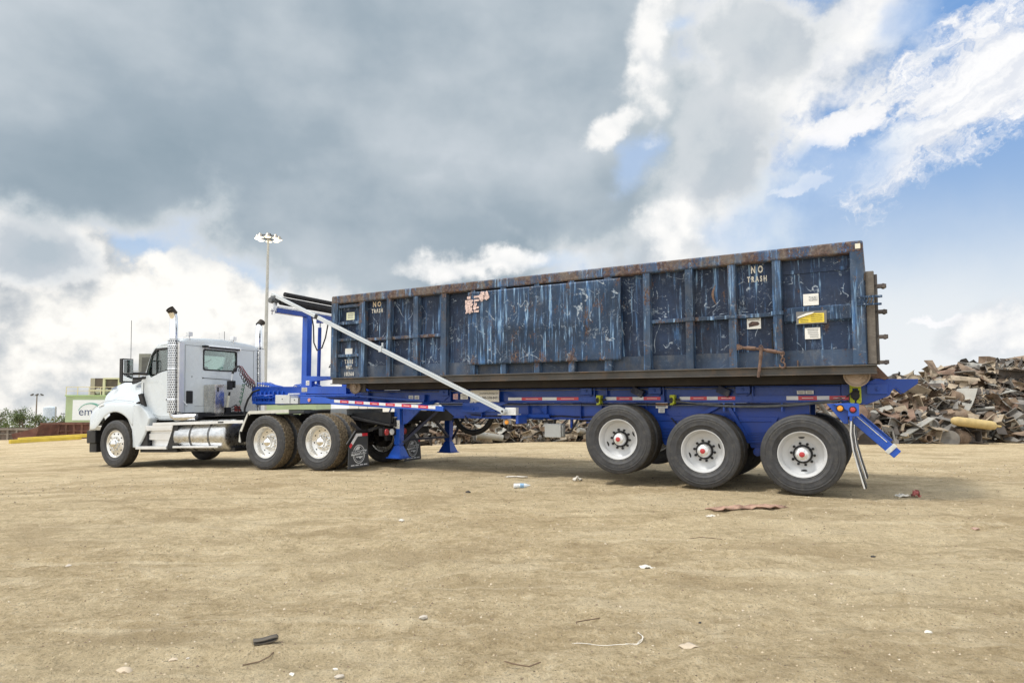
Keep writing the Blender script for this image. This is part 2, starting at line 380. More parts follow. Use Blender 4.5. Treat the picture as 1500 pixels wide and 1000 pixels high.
def build_ground():
    rs=[.7]; 
    while rs[-1]<45: rs.append(rs[-1]*1.011)
    while rs[-1]<4000: rs.append(rs[-1]*1.09)
    rs=np.array(rs)
    th=np.concatenate([np.arange(-50,50,.22),np.arange(50,310,4.0)]); th=np.radians(th)
    RR,TT=np.meshgrid(rs,th,indexing='ij'); x=RR*np.sin(TT); y=RR*np.cos(TT)
    z=gz(x,y)+bumpz(x,y)
    n,m=RR.shape
    v=np.stack([x,y,z],-1).reshape(-1,3)
    i=np.arange(n-1)[:,None]*m; k=np.arange(m)[None,:]; k2=(k+1)%m
    f=np.stack([i+k,i+k2,i+m+k2,i+m+k],-1).reshape(-1,4)
    me=bpy.data.meshes.new('ground'); nv=len(v)
    v=np.vstack([v,[0,0,float(gz(0,0))]])
    inner=np.array([[nv,j,(j+1)%m] for j in range(m)])
    me.vertices.add(len(v)); me.vertices.foreach_set('co',v.ravel())
    loops=np.concatenate([f.ravel(),inner.ravel()]); me.loops.add(len(loops)); me.loops.foreach_set('vertex_index',loops)
    st=np.concatenate([np.arange(len(f))*4,len(f)*4+np.arange(len(inner))*3]); tot=np.concatenate([np.full(len(f),4),np.full(len(inner),3)])
    me.polygons.add(len(st)); me.polygons.foreach_set('loop_start',st); me.polygons.foreach_set('loop_total',tot)
    me.update(calc_edges=True); me.validate()
    me.polygons.foreach_set('use_smooth',[True]*len(st))
    b=bmesh.new(); b.from_mesh(me); b.normal_update(); b.faces.ensure_lookup_table()
    if b.faces[0].normal.z<0: bmesh.ops.reverse_faces(b,faces=b.faces)
    b.to_mesh(me); b.free()
    o=bpy.data.objects.new('ground',me); COL.objects.link(o); o['kind']='structure'
    m=bpy.data.materials.new('sandy_dirt'); m.use_nodes=True; t=NT(m.node_tree); bs=t.n['Principled BSDF']
    g=t.n.new('ShaderNodeNewGeometry').outputs['Position']
    gs=t.mapv(g,rot=(0,0,R(-12)),scale=(.45,1,1))
    a=t.noise(gs,.55,6,.6); b1=t.noise(g,2.6,6,.62); c=t.noise(g,14,7,.68); d=t.noise(t.mapv(g,rot=(0,0,R(-10)),scale=(.3,2.2,1)),1.5,6,.6); e=t.noise(g,70,4,.7)
    f=t.noise(g,32,6,.72); h=t.noise(g,150,3,.7)
    col=t.ramp(t.m('ADD',t.m('ADD',t.m('MULTIPLY',b1,.28),t.m('MULTIPLY',c,.36)),t.m('MULTIPLY',f,.36)),[(.38,(.28,.205,.115)),(.46,(.49,.38,.225)),(.54,(.66,.53,.335)),(.63,(.82,.70,.49))])
    col=t.mix(t.m('MULTIPLY',t.ss(a,.42,.62),.35),col,(.68,.565,.37,1))
    col=t.mix(t.m('MULTIPLY',t.ss(a,.49,.36),.42),col,(.42,.315,.18,1))
    pt=t.noise(t.mapv(g,loc=(11,4,0),scale=(.6,1,1)),1.1,7,.68); col=t.mix(t.m('MULTIPLY',t.ss(pt,.52,.61),.58),col,(.38,.285,.165,1)); col=t.mix(t.m('MULTIPLY',t.ss(pt,.44,.36),.35),col,(.76,.645,.45,1))
    col=t.mix(t.m('MULTIPLY',t.ss(d,.54,.66),.38),col,(.40,.305,.175,1))
    col=t.mix(t.m('MULTIPLY',t.ss(f,.54,.64),.58),col,(.24,.18,.105,1))  # dark soil specks, deepened to paint in small shadows of the roughness
    col=t.mix(t.m('MULTIPLY',t.ss(e,.56,.70),.60),col,(.20,.15,.09,1))
    col=t.mix(t.m('MULTIPLY',t.ss(e,.40,.28),.75),col,(.76,.68,.52,1))
    col=t.mix(t.m('MULTIPLY',t.ss(h,.58,.70),.5),col,(.24,.18,.11,1))
    vo=t.vor(g,38); col=t.mix(t.m('MULTIPLY',t.m('MULTIPLY',t.ss(vo,.15,.07),t.ss(c,.53,.60)),.3),col,(.74,.66,.50,1))
    vo2=t.vor(t.mapv(g,loc=(3,7,0)),23); col=t.mix(t.m('MULTIPLY',t.ss(vo2,.15,.07),t.ss(b1,.48,.55)),col,(.17,.13,.09,1))
    vo3=t.vor(t.mapv(g,loc=(1,2,0)),85); col=t.mix(t.m('MULTIPLY',t.ss(vo3,.22,.10),.7),col,(.30,.24,.16,1))
    # long scuffs left by dragging tyres
    sc_=t.noise(t.mapv(g,rot=(0,0,R(-14)),scale=(.10,2.4,1)),2.2,6,.62); col=t.mix(t.m('MULTIPLY',t.ss(sc_,.55,.66),.35),col,(.30,.23,.14,1)); col=t.mix(t.m('MULTIPLY',t.ss(sc_,.42,.34),.30),col,(.80,.69,.49,1))
    t.l.new(t.vm('MULTIPLY',col,(1.20,1.21,1.22)),bs.inputs['Base Color']); bs.inputs['Roughness'].default_value=.95; bs.inputs['Specular IOR Level'].default_value=.15
    hgt=t.m('ADD',t.m('ADD',t.m('MULTIPLY',c,.9),t.m('MULTIPLY',f,.6)),t.m('ADD',t.m('MULTIPLY',t.ss(vo,.2,.02),.30),t.m('ADD',t.m('MULTIPLY',d,.6),t.m('MULTIPLY',e,.35))))
    bn=t.n.new('ShaderNodeBump'); bn.inputs['Strength'].default_value=1.0; bn.inputs['Distance'].default_value=.085
    t.l.new(hgt,bn.inputs['Height']); t.l.new(bn.outputs[0],bs.inputs['Normal'])
    me.materials.append(m); return o
build_ground()
def G(x,y): return float(gz(x,y)+bumpz(np.array([float(x)]),np.array([float(y)]))[0])
# ---------------------------------------------------------------- shared materials
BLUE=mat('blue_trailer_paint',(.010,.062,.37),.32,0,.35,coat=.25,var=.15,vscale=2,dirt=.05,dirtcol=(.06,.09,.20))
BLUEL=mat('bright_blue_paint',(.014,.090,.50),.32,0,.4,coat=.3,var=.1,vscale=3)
DKST=mat('black_chassis_steel',(.012,.012,.014),.5,0,.4,var=.3,dirt=.3,dirtcol=(.10,.085,.06))
WHITE=mat('white_cab_paint',(.60,.655,.70),.25,0,.45,coat=.5,var=.025,vscale=1.2,dirt=.07,dirtcol=(.5,.47,.40))
CHR=mat('polished_chrome',(.86,.87,.88),.10,1,var=.04,vscale=8)
ALU=mat('brushed_aluminium',(.72,.73,.74),.30,1,var=.08,vscale=5,grain=(1,14,1))
ALUS=mat('satin_aluminium',(.80,.81,.82),.42,.85,var=.05)
BLK=mat('black_plastic',(.015,.015,.017),.5,0,.4,var=.2,dirt=.12,dirtcol=(.12,.10,.08))
RUB=mat('tyre_rubber',(.042,.043,.047),.60,0,.45,var=.22,vscale=9,dirt=.38,dirtcol=(.13,.12,.10),bump=.25,bscale=60)
TREAD=mat('dusty_tread_rubber',(.17,.135,.09),.9,0,.2,var=.35,vscale=22,dirt=.75,dirtcol=(.035,.032,.03))
TREADG=mat('worn_tread_rubber',(.045,.042,.038),.8,0,.2,var=.3,vscale=22,dirt=.5,dirtcol=(.16,.13,.09))
RIMW=mat('white_steel_rim',(.56,.57,.58),.35,0,.5,coat=.3,var=.04,dirt=.10,dirtcol=(.45,.41,.34),vscale=5)
RIMA=mat('machined_alloy_rim',(.80,.79,.76),.30,.75,var=.05,vscale=6)
REDC=mat('red_lens',(.45,.04,.045),.3,0,.5,coat=.3)
AMB=mat('amber_lens',(.90,.36,.03),.25,0,.5,coat=.5)
LWH=mat('clear_lens',(.8,.82,.82),.15,0,.6,coat=.6)
STK=mat('white_sticker',(.80,.80,.77),.45,var=.04,vscale=14,dirt=.15)
STR=mat('red_reflective_tape',(.62,.035,.05),.35,var=.1,vscale=9,coat=.3)
STW=mat('white_reflective_tape',(.74,.74,.76),.3,var=.06,vscale=9,coat=.3)
STY=mat('yellow_sticker',(.75,.58,.06),.45,var=.08,vscale=12)
STO=mat('orange_sticker_band',(.80,.30,.05),.45)
INK=mat('black_ink',(.02,.02,.022),.6)
INKG=mat('grey_ink',(.25,.26,.27),.6)
YGR=mat('yellow_green_ratchet',(.55,.62,.03),.5,var=.2,vscale=20,dirt=.4,dirtcol=(.1,.1,.05))
HOSE=mat('black_hose',(.02,.02,.022),.55)
GLS=glass('cab_glass',(.62,.72,.70)); 
MIRR=mat('mirror_glass',(.9,.92,.93),.03,1)
def tyre_mesh(kind):
    W=.14
    side=[(.292,-.098),(.300,-.108),(.315,-.112),(.325,-.121),(.331,-.119),(.36,-.133),(.368,-.139),(.374,-.137),(.41,-.143),(.432,-.1435),(.437,-.1395),(.45,-.140),(.456,-.1425),(.461,-.138),(.475,-.134),(.482,-.132),(.490,-.1315),(.506,-.124),(.517,-.113)]
    tr=[]; cols=[-.095,-.088,-.087,-.080,-.079,-.045,-.044,-.035,-.034,-.005,-.004,.004,.005,.034,.035,.044,.045,.079,.080,.087,.088,.095]
    gro={3:1,2:1,6:1,7:1,10:1,11:1,14:1,15:1,18:1,19:1}
    prof=[(r,a) for r,a in side]
    nt=len(prof)
    for i,a in enumerate(cols): prof.append((.5245-.35*a*a-(.013 if i in gro else 0),a))
    ne=len(prof)
    prof+= [(r,-a) for r,a in reversed(side)]
    seg=144 if kind=='drive' else 64
    def rf(j,k):
        if kind!='drive': return 0
        if nt-2<=j<ne+2 and (j-nt) not in gro:
            blk=(j-nt)//4
            return -.012 if (k+blk*2)%4==0 else 0
        return 0
    mb=MB(); mb.lathe(prof,seg=seg,rf=rf)
    for i in range(len(mb.f)):
        j=i//seg
        mb.mi[i]=1 if nt-1<=j<ne else 0
    return mb
def make_wheel(kind,parent,x,y,z,side=1,outer=True,spin=0,deco=True):
    """kind: trailer | drive | steer. outer wheels get hub and dish details; side = +1 towards the driver's side"""
    key=(kind,outer)
    w=empty('wheel',(x,y,z),(0,spin,math.pi if side<0 else 0),parent)
    if side<0: w.rotation_euler=(0,spin,math.pi)
    if key in WCACHE:
        for o in WCACHE[key]:
            c=o.copy(); COL.objects.link(c); c.parent=w
        return w
    L=[]
    L.append(tyre_mesh('drive' if kind=='drive' else 'rib').build('tyre',[RUB,TREAD if kind=='drive' else TREADG],w,angle=30))
    RM=RIMW if kind=='trailer' else RIMA
    r=MB()
    if kind=='steer':
        prof=[(.285,-.11),(.302,-.114),(.306,-.108),(.29,-.09),(.27,-.05),(.262,.02),(.268,.07),(.292,.098),(.304,.108),(.302,.114),(.290,.113),(.276,.098),(.262,.088),(.215,.092),(.18,.098),(.165,.102),(.155,.100),(.10,.098),(.02,.098)]
    else:
        # deep dish seen from outside: disc set well inward
        d=-.035
        prof=[(.285,-.11),(.302,-.114),(.306,-.108),(.29,-.09),(.27,-.05),(.262,.02),(.268,.07),(.292,.098),(.304,.108),(.302,.116),(.290,.114),(.283,.098),(.274,.085),(.262,.05),(.256,.0),(.240,-.012),(.215,-.018),(.182,d),(.176,d-.001),(.174,d+.004),(.168,d+.004),(.02,d+.004)]
    r.lathe(prof,seg=64); L.append(r.build('rim',RM,w,angle=25))
    if outer:
        f=.102 if kind=='steer' else -.030
        hb=MB()
        # hand holes
        if kind=='trailer': holes=[(90,.222,1),(-90,.222,1)]; hd=-.019
        elif kind=='drive': holes=[(k*36+18,.222,0) for k in range(10)]; hd=-.019
        else: holes=[(k*36+18,.225,0) for k in range(10)]; hd=.0925
        for a,rr,e in holes:
            a=R(a); hh=MB()
            if e:
                pts=[]
                for t in range(16):
                    tt=2*math.pi*t/16; u=.040*math.cos(tt); v2=.019*math.sin(tt)
                    pts.append((math.cos(a)*(rr+v2)-math.sin(a)*u,math.sin(a)*(rr+v2)+math.cos(a)*u))
                hh.prism(pts,hd-.004,hd+.0045)
            else: hh.cyl((rr*math.cos(a),0,rr*math.sin(a)),.017,hd-.006,hd+.0035,seg=14)
            L.append(hh.build('hand_hole',BLK,w))
        nt=MB()
        for k in range(10):
            a=2*math.pi*k/10+.15; c=(.1425*math.cos(a),0,.1425*math.sin(a))
            if kind=='trailer': nt.cyl(c,.0185,f,f+.028,seg=6); nt.cyl(c,.010,f+.02,f+.045,seg=8)
            else: nt.cyl(c,.017,f,f+.03,seg=6); nt.cyl(c,.0135,f+.025,f+.05,seg=10)
        L.append(nt.build('lug_nut',BLK if kind=='trailer' else CHR,w))
        if kind=='trailer':
            hb.mat(1).lathe([(.122,f-.01),(.122,f+.02),(.112,f+.035),(.098,f+.035)],seg=32)
            hb.mat(0).lathe([(.100,f),(.096,f+.06),(.080,f+.085),(.074,f+.09),(.074,f+.115),(.058,f+.125),(.040,f+.127),(.038,f+.135),(.0001,f+.135)],seg=32)
            for k in range(6): a=k*math.pi/3; hb.cyl((.062*math.cos(a),0,.062*math.sin(a)),.007,f+.11,f+.132,seg=6)
            L.append(hb.build('hub',[ALUS,BLK],w,angle=30))
            c2=MB(); c2.lathe([(.036,f+.134),(.035,f+.142),(.025,f+.146),(.0001,f+.147)],seg=24); L.append(c2.build('hub_cap',REDC,w))
        elif kind=='drive':
            hb.lathe([(.115,f),(.112,f+.03),(.098,f+.04),(.095,f+.075),(.088,f+.10),(.070,f+.125),(.040,f+.140),(.0001,f+.145)],seg=32)
            L.append(hb.build('hub',CHR,w,angle=50))
        else:
            hb.lathe([(.125,f),(.120,f+.02),(.085,f+.03),(.080,f+.065),(.066,f+.085),(.030,f+.095),(.0001,f+.097)],seg=32)
            L.append(hb.build('hub',CHR,w,angle=50))
    WCACHE[key]=L
    return w
WCACHE={}
def plate_sticker(parent,x0,x1,z0,z1,y,m=STK,lines=0,name='sticker',ink=INKG,label=None,ymir=1):
    s=MB().box(x0,x1,y,y+.003,z0,z1)
    if lines:
        s.mat(1); rn=random.Random(int(x0*1000)+lines); w=x1-x0; h=z1-z0
        for i in range(lines):
            zz=z1-h*(i+1)/(lines+1); a=x0+w*(.08+.1*rn.random()); b=x1-w*(.08+.25*rn.random()); th=h/(lines+1)*.22
            s.box(a,b,y+.0029,y+.0042,zz-th,zz+th)
    o=s.build(name,[m,ink],parent)
    if label: o['label']=label
    return o
def tape(parent,x0,z,n,y,segl,h=.05,start='w',slope=0,direction=-1):
    """alternating red and white reflective tape running rearwards from x0"""
    s=MB(); x=x0; c=0 if start=='w' else 1
    for i in range(n):
        L=segl[c]; x1=x-L; z0=z+slope*(x0-x); z1=z+slope*(x0-x1)
        s.mat(c).prism([(x,z0-h/2),(x1,z1-h/2),(x1,z1+h/2),(x,z0+h/2)],y,y+.003)
        a=x-L*.2; b=x-L*.8
        if c==1: s.mat(0).prism([(a,z+slope*(x0-a)-h*.10),(b,z+slope*(x0-b)-h*.10),(b,z+slope*(x0-b)+h*.06),(a,z+slope*(x0-a)+h*.06)],y+.0028,y+.0036)
        x=x1; c=1-c
    return s.build('reflective_tape',[STW,STR],parent)

# ---------------------------------------------------------------- trailer (local: x forward, y driver's side, z up; origin under rear axle)
trl=empty('roll_off_trailer',(3.7883+math.sin(.5081)*1.26,8.6287+math.cos(.5081)*1.26,0),(0,0,math.pi-.5081))
tag(trl,'royal blue tri-axle roll-off trailer carrying the long dark dumpster, front axle lifted','trailer')
def build_trailer(r):
    ax=[0,1.285,2.535]
    # ---- main frame rails: lower beam, ledge flange, upper rail, both sides
    for sgn in (1,-1):
        f=MB(); y0,y1=sorted((sgn*.40,sgn*.52))
        f.box(-.45,8.75,y0,y1,1.222,1.436)             # upper rail web
        # flanges
        a,b=sorted((sgn*.36,sgn*.60)); f.box(-.40,9.2,a,b,1.204,1.220)
        f.box(-.45,8.75,*sorted((sgn*.37,sgn*.56)),1.438,1.450)
        # lower rail with tapered front end
        pts=[(.5,.946),(5.95,.925),(6.35,1.202),(.1,1.202)]
        f.prism(pts,*sorted((sgn*.42,sgn*.50)))
        f.box(.45,5.96,*sorted((sgn*.36,sgn*.58)),.925,.9425)
        # stiffeners
        for x in (5.35,4.4,3.42,3.05,2.3):
            f.box(x-.006,x+.006,*sorted((sgn*.501,sgn*.575)),.944,1.203)
        f.prism([(4.05,.944),(4.16,1.10),(4.05,1.18)],*sorted((sgn*.502,sgn*.56)))
        for x in (8.0,5.0,2.95): f.box(x-.008,x+.008,*sorted((sgn*.521,sgn*.60)),1.222,1.437)
        f.build('frame_rail',BLUE,r,bevel=.004,segs=1)
    # cross members
    for x in (.2,1.2,2.2,3.2,4.2,5.2,6.2,7.2,8.2):
        MB().box(x-.05,x+.05,-.40,.40,1.24,1.40).build('cross_member',BLUE,r)
    # suspension subframe between rail and axles
    for sgn in (1,-1):
        f=MB(); f.prism([(-.05,1.20),(2.2,1.20),(2.0,1.03),(1.75,.93),(1.35,1.00),(1.05,1.00),(.62,.45),(.50,.45),(.35,.95),(-.05,1.02)],*sorted((sgn*.44,sgn*.51)))
        f.build('suspension_bracket',BLUE,r,bevel=.004,segs=1)
        g=MB()
        for cx in (.64,1.92):
            g.prism([(cx-.28,1.0),(cx+.28,1.0),(cx+.10,.55),(cx-.10,.55)],*sorted((sgn*.52,sgn*.56)))
        g.build('spring_hanger',BLUE,r,bevel=.003,segs=1)
        for cx,zz,sp in ((.64,.62,.024),(1.92,.66,.024)):
            g=MB()
            for i in range(7): L=.52-.055*i; g.box(cx-L*.55,cx+L*.55,*sorted((sgn*.50,sgn*.60)),zz+sp*i,zz+.020+sp*i)
            g.build('leaf_spring',BLUE,r,bevel=.003,segs=1)
        for x in (.0,1.285): g=MB(); g.beam((x,sgn*.56,.60),(x+.62,sgn*.56,.56),.06,.05); g.build('equaliser_arm',BLUE,r,bevel=.003,segs=1)
        g=MB(); g.cyl((.64,sgn*.62,.50),.06,-.03,.03); g.cyl((.64,sgn*.62,.50),.03,-.05,.05); g.build('pivot_bush',BLUE,r)
        # diagonal struts
        s=MB(); s.beam((1.03,sgn*.60,1.13),(.80,sgn*.60,.72),.02,.05); s.beam((1.45,sgn*.58,1.02),(1.15,sgn*.58,1.18),.02,.06)
        s.build('diagonal_brace',BLUE,r,bevel=.002,segs=1)
    for i,x in enumerate(ax):
        z=.525 if i<2 else .657
        a=MB(); a.tube([(x,-1.0,z),(x,1.0,z)],.065,16)
        for sgn in (1,-1):
            a.cyl((x,0,z),.205,*sorted((sgn*.58,sgn*.86)),seg=28)
            a.cyl((x+.2,0,z+.12),.075,*sorted((sgn*.34,sgn*.5)),seg=16)
        a.build('axle',DKST,r)
    spins=[.05,-1.25,-1.2]
    for i,x in enumerate(ax):
        z=.525 if i<2 else .657
        for sd in (1,-1):
            make_wheel('trailer',r,x,sd*1.12,z,sd,True,spins[i]*1.0)
            make_wheel('trailer',r,x,sd*.785,z,sd,False,0.3*i)
    # ---- rear end: sloped tail, stinger boxes
    for sgn in (1,-1):
        t=MB(); t.prism([(-.455,1.225),(-.455,1.18),(-.76,1.18),(-1.03,1.30),(-1.06,1.36),(-1.10,1.41),(-1.19,1.325),(-1.36,1.455),(-1.365,1.515),(-.87,1.525),(-.83,1.50),(-.455,1.48)],*sorted((sgn*.41,sgn*.53)))
        t.box(-1.015,-.768,*sorted((sgn*.532,sgn*.58)),1.318,1.452)
        t.cyl((-.90,0,1.385),.028,*sorted((sgn*.582,sgn*.60)))
        t.cyl((-.90,0,1.385),.014,*sorted((sgn*.60,sgn*.61)))
        t.build('tail_beam',BLUE,r,bevel=.005,segs=1)
    MB().box(-.80,-.70,-.405,.405,1.20,1.42).build('rear_cross_beam',BLUE,r)
    # sub-bracket blocks with bolts on the upper rail
    for x in (6.15,3.30,2.15,.83):
        b=MB(); b.box(x-.10,x+.10,.524,.62,1.34,1.445); b.cyl((x,0,1.395),.026,.621,.632,seg=12); b.cyl((x,0,1.395),.012,.632,.645,seg=8)
        b.prism([(x+.085,1.339),(x-.10,1.339),(x+.06,1.24)],.525,.54); b.box(x-.145,x-.125,.524,.60,1.23,1.445)
        b.build('roller_bracket',BLUE,r,bevel=.004,segs=1)
    for x in (2.42,1.10):
        MB().obox((x,.60,1.375),(.19,.12,.11),(0,-.45,0)).build('guide_block',mat('dark_navy_paint',(.012,.02,.06),.5,var=.2,dirt=.3),r,bevel=.004,segs=1)
    # ratchet winches
    for x,z in ((3.06,1.255),(1.86,1.255)):
        b=MB(); b.mat(0).box(x-.05,x+.03,.59,.70,z+.02,z+.07); b.box(x-.045,x-.02,.60,.72,z-.07,z+.05); b.mat(1).cyl((x-.005,0,z-.01),.038,.58,.72); b.box(x-.11,x-.05,.61,.66,z-.015,z+.015); b.mat(0).box(x-.02,x+.03,.62,.69,z-.085,z-.055)
        b.build('strap_winch',[YGR,BLK],r,bevel=.004,segs=1)
    b=MB(); b.mat(0).box(-.70,-.56,.535,.60,1.40,1.50); b.box(-.70,-.665,.535,.62,1.22,1.40); b.box(-.595,-.56,.535,.62,1.22,1.40); b.mat(1).cyl((-.63,0,1.30),.055,.54,.66); b.box(-.68,-.60,.55,.64,1.33,1.37); b.beam((-.64,.67,1.38),(-.52,.67,1.28),.02,.02)
    b.mat(0).cyl((-.67,0,1.22),.03,.54,.62); b.cyl((-.59,0,1.22),.03,.54,.62)
    b.build('rear_strap_winch',[YGR,BLK],r,bevel=.004,segs=1)
    # ---- reflective tape along the upper rail, in short runs
    y=.602
    MB().box(2.0,4.8,.56,.60,1.222,1.30).build('tape_backing',BLUE,r)
    MB().box(-.52,1.85,.56,.60,1.222,1.30).build('tape_backing',BLUE,r)
    tape(r,4.78,1.272,4,.601,(.27,.40)); tape(r,2.96,1.272,4,.601,(.18,.27)); tape(r,1.76,1.272,4,.601,(.16,.25)); tape(r,.24,1.27,4,.601,(.155,.24),h=.055)
    # ---- stickers
    plate_sticker(r,-.0,.10,1.325,1.375,.604,STK,4); plate_sticker(r,-.115,-.01,1.325,1.375,.604,STK,4)
    plate_sticker(r,1.95,2.14,1.12,1.20,.585,STK,2); plate_sticker(r,1.95,2.14,1.163,1.195,.588,STO,0,label='orange topped warning sticker')
    plate_sticker(r,2.0,2.10,1.05,1.115,.585,STK,3)
    # phone number board
    sg=MB().box(4.96,5.56,.605,.612,1.222,1.43); sg.build('sign_board',STK,r)['label']='white board with a web address and phone number'
    MB().box(5.44,5.58,.596,.604,1.145,1.222).build('sign_board',STK,r)
    text('www.hedrickadvantage.com',.042,(5.17,.6125,1.372),INK,r,sx=.82); text('800-578-8471',.062,(5.14,.6125,1.292),INK,r,bold=.0005)
    cr=MB().lathe([(.030,0),(.042,0),(.042,.003),(.030,.003)],(5.44,.6125,1.30),'y',24,close=True); cr.build('emblem',INK,r)
    MB().cyl((5.50,0,1.36),.007,.612,.615).cyl((5.50,0,1.19),.007,.603,.607).build('bolt',INK,r)
    plate_sticker(r,5.62,5.78,1.27,1.37,.604,STK,3); plate_sticker(r,5.84,5.94,1.27,1.37,.604,mat('pink_sticker',(.75,.45,.48),.5,var=.2,vscale=25),2)
    plate_sticker(r,6.72,6.83,1.245,1.345,.604,STK,3); plate_sticker(r,6.86,6.97,1.245,1.345,.604,STK,3)
    MB().box(6.60,7.05,.56,.602,1.23,1.36).build('sticker_plate',BLUE,r)
    # outrigger plate under the board
    MB().prism([(5.72,1.205),(4.75,1.205),(5.30,1.035),(5.74,1.035)],.602,.622).build('side_plate',BLUE,r,bevel=.003,segs=1)
    MB().cyl((5.50,0,1.09),.02,.622,.635).cyl((5.40,0,1.11),.012,.622,.63).build('bolt',BLUEL,r)
    MB().box(5.05,5.6,.52,.602,1.05,1.203).build('plate_stay',BLUE,r)
    # ---- front side rail with long reflective tape (outrigger walkway edge)
    s=MB(); s.prism([(9.25,1.19),(8.42,1.19),(8.42,1.175),(5.75,1.055),(5.75,1.14),(8.45,1.275),(8.6,1.31),(9.25,1.33)],1.15,1.195); 
    for x,z in ((8.9,1.25),(7.6,1.19),(6.4,1.13)): s.beam((x,1.17,z),(x,.45,1.24),.05,.06)
    s.build('side_rail',BLUEL,r,bevel=.004,segs=1)
    tape(r,8.32,1.238,13,1.196,(.155,.22),h=.052,slope=-.049)
    MB().prism([(5.90,1.065),(5.745,1.055),(5.745,1.135),(5.90,1.142)],1.196,1.202).build('rail_end',BLUEL,r)
    MB().cyl((8.98,0,1.26),.035,1.195,1.215).build('side_marker_lamp',mat('salmon_lens',(.75,.30,.22),.3,coat=.5),r)
    # ---- gooseneck front beam above the tractor
    f=MB(); f.prism([(11.70,1.58),(11.70,1.25),(11.53,1.15),(8.7,1.20),(8.7,1.42),(10.0,1.50),(10.2,1.56)],-.36,-.24)
    f.prism([(11.70,1.58),(11.70,1.25),(11.53,1.15),(8.7,1.20),(8.7,1.42),(10.0,1.50),(10.2,1.56)],.24,.36)
    f.box(11.62,11.70,-.24,.24,1.25,1.575); f.box(8.7,11.3,-.23,.23,1.17,1.22)
    f.build('gooseneck',BLUE,r,bevel=.006,segs=1)
    d=MB(); rn=random.Random(5)
    for i in range(7):
        x=11.5-i*.14
        d.tube([(x,.38,1.46),(x-.02,.42,1.36),(x-.01,.40,1.22)],.017,8); d.cyl((x,0,1.45),.022,.36,.40,seg=8)
    d.box(10.75,11.55,.36,.46,1.18,1.24); d.box(11.0,11.5,.36,.44,1.30,1.38)
    for i in range(9): d.tube([(11.55-i*.09,.44,1.22),(11.50-i*.09,.47,1.30+.08*rn.random()),(11.42-i*.1,.38,1.38)],.010,6)
    d.build('valve_bank',BLUEL,r)
    e=MB(); e.mat(0).box(10.18,10.62,.37,.62,1.185,1.375); e.box(9.95,10.20,.37,.60,1.185,1.31); e.mat(1).cyl((10.40,0,1.29),.012,.62,.63); e.cyl((10.05,0,1.27),.012,.60,.61)
    e.mat(0).tube([(10.35,.5,1.375),(10.35,.5,1.40),(10.0,.5,1.40)],.012,6)
    e.build('control_box',[mat('white_enclosure',(.70,.71,.69),.45,dirt=.2,var=.05),INK],r,bevel=.01)
    hz=MB()
    for i in range(14):
        x=10.4-.05*i; hz.tube([(x,.30+.03*rn.random(),1.56),(x-.08,.34,1.62-.02*rn.random()),(x-.25,.36,1.55)],.010,6)
    for i in range(6):
        hz.tube([(11.72,-.15+.07*i,1.45),(11.70,-.15+.07*i,1.66+.03*rn.random()),(11.45,-.1+.06*i,1.62),(11.2,-.1+.06*i,1.58)],.011,6)
    hz.build('hydraulic_hose',BLUEL,r)
    # ---- deck / hoist frame behind the mast
    k=MB(); k.prism([(9.88,1.40),(8.58,1.385),(8.58,1.54),(9.50,1.555),(9.52,1.54),(9.88,1.54)],.30,.60)
    k.prism([(9.88,1.40),(8.58,1.385),(8.58,1.54),(9.88,1.54)],-.60,-.30)
    k.box(8.3,9.9,.25,.64,1.345,1.38); k.box(8.2,9.9,-.64,.64,1.322,1.34)
    k.prism([(8.6,1.34),(6.6,1.22),(6.6,1.26),(8.6,1.385)],.50,.62)
    k.prism([(9.8,1.54),(9.64,1.54),(9.64,1.66),(9.14,1.69),(9.14,1.76),(9.9,1.78),(9.9,1.54)],.42,.52)
    k.box(8.6,9.2,.42,.52,1.70,1.76); k.box(8.55,8.8,.3,.5,1.545,1.62)
    k.build('hoist_frame',BLUEL,r,bevel=.006,segs=1)
    plate_sticker(r,9.68,9.84,1.44,1.53,.601,mat('beige_sticker',(.6,.57,.48),.5,var=.1,vscale=20),3); plate_sticker(r,9.70,9.80,1.58,1.68,.523,STK,2)
    # ---- mast, lift post, tarp boom and roll
    m=MB(); m.box(9.90,10.06,.28,.42,1.20,3.10); m.build('mast',BLUEL,r,bevel=.008,segs=1)
    m=MB(); m.tube([(9.97,0,1.60),(9.96,0,2.88)],.040,14); m.mat(1).tube([(9.96,0,2.88),(9.955,0,3.0)],.028,12); m.mat(0).box(9.90,10.02,-.05,.05,2.98,3.06); m.build('lift_post',[BLUE,CHR],r)
    m=MB(); m.beam((9.98,-1.15,3.12),(9.98,1.20,3.12),.12,.10); m.mat(1).beam((9.98,-1.15,3.19),(9.98,1.18,3.19),.10,.04)
    m.build('tarp_housing',[BLUE,ALUS],r,bevel=.006,segs=1)
    m=MB(); m.tube([(9.90,-1.22,3.30),(9.90,1.16,3.32)],.085,20); m.tube([(9.86,-1.22,3.44),(9.86,1.10,3.46)],.05,16); m.build('tarp_roll',mat('black_mesh_tarp',(.018,.018,.020),.8,var=.3,vscale=14,bump=.6,bscale=40),r)
    m=MB(); m.mat(0).box(9.93,10.06,1.17,1.30,3.28,3.42); m.cyl((10.0,0,3.32),.06,1.24,1.36,seg=16); m.mat(1).box(9.96,10.03,1.20,1.30,3.10,3.28); m.cyl((10.0,0,3.12),.03,1.18,1.34,seg=12); m.tube([(10.02,1.27,3.12),(10.03,1.27,3.03)],.012,8); m.tube([(9.96,1.27,3.12),(9.95,1.27,3.04)],.012,8)
    m.build('tarp_motor',[mat('grey_motor',(.12,.13,.14),.5,var=.3),ALUS],r,bevel=.006,segs=1)
    # swing arm: two tubes in line from the tarp roll to the pivot box
    A=Vector((10.06,1.26,3.46)); B=Vector((4.49,1.26,1.065)); C1=A.lerp(B,.235)
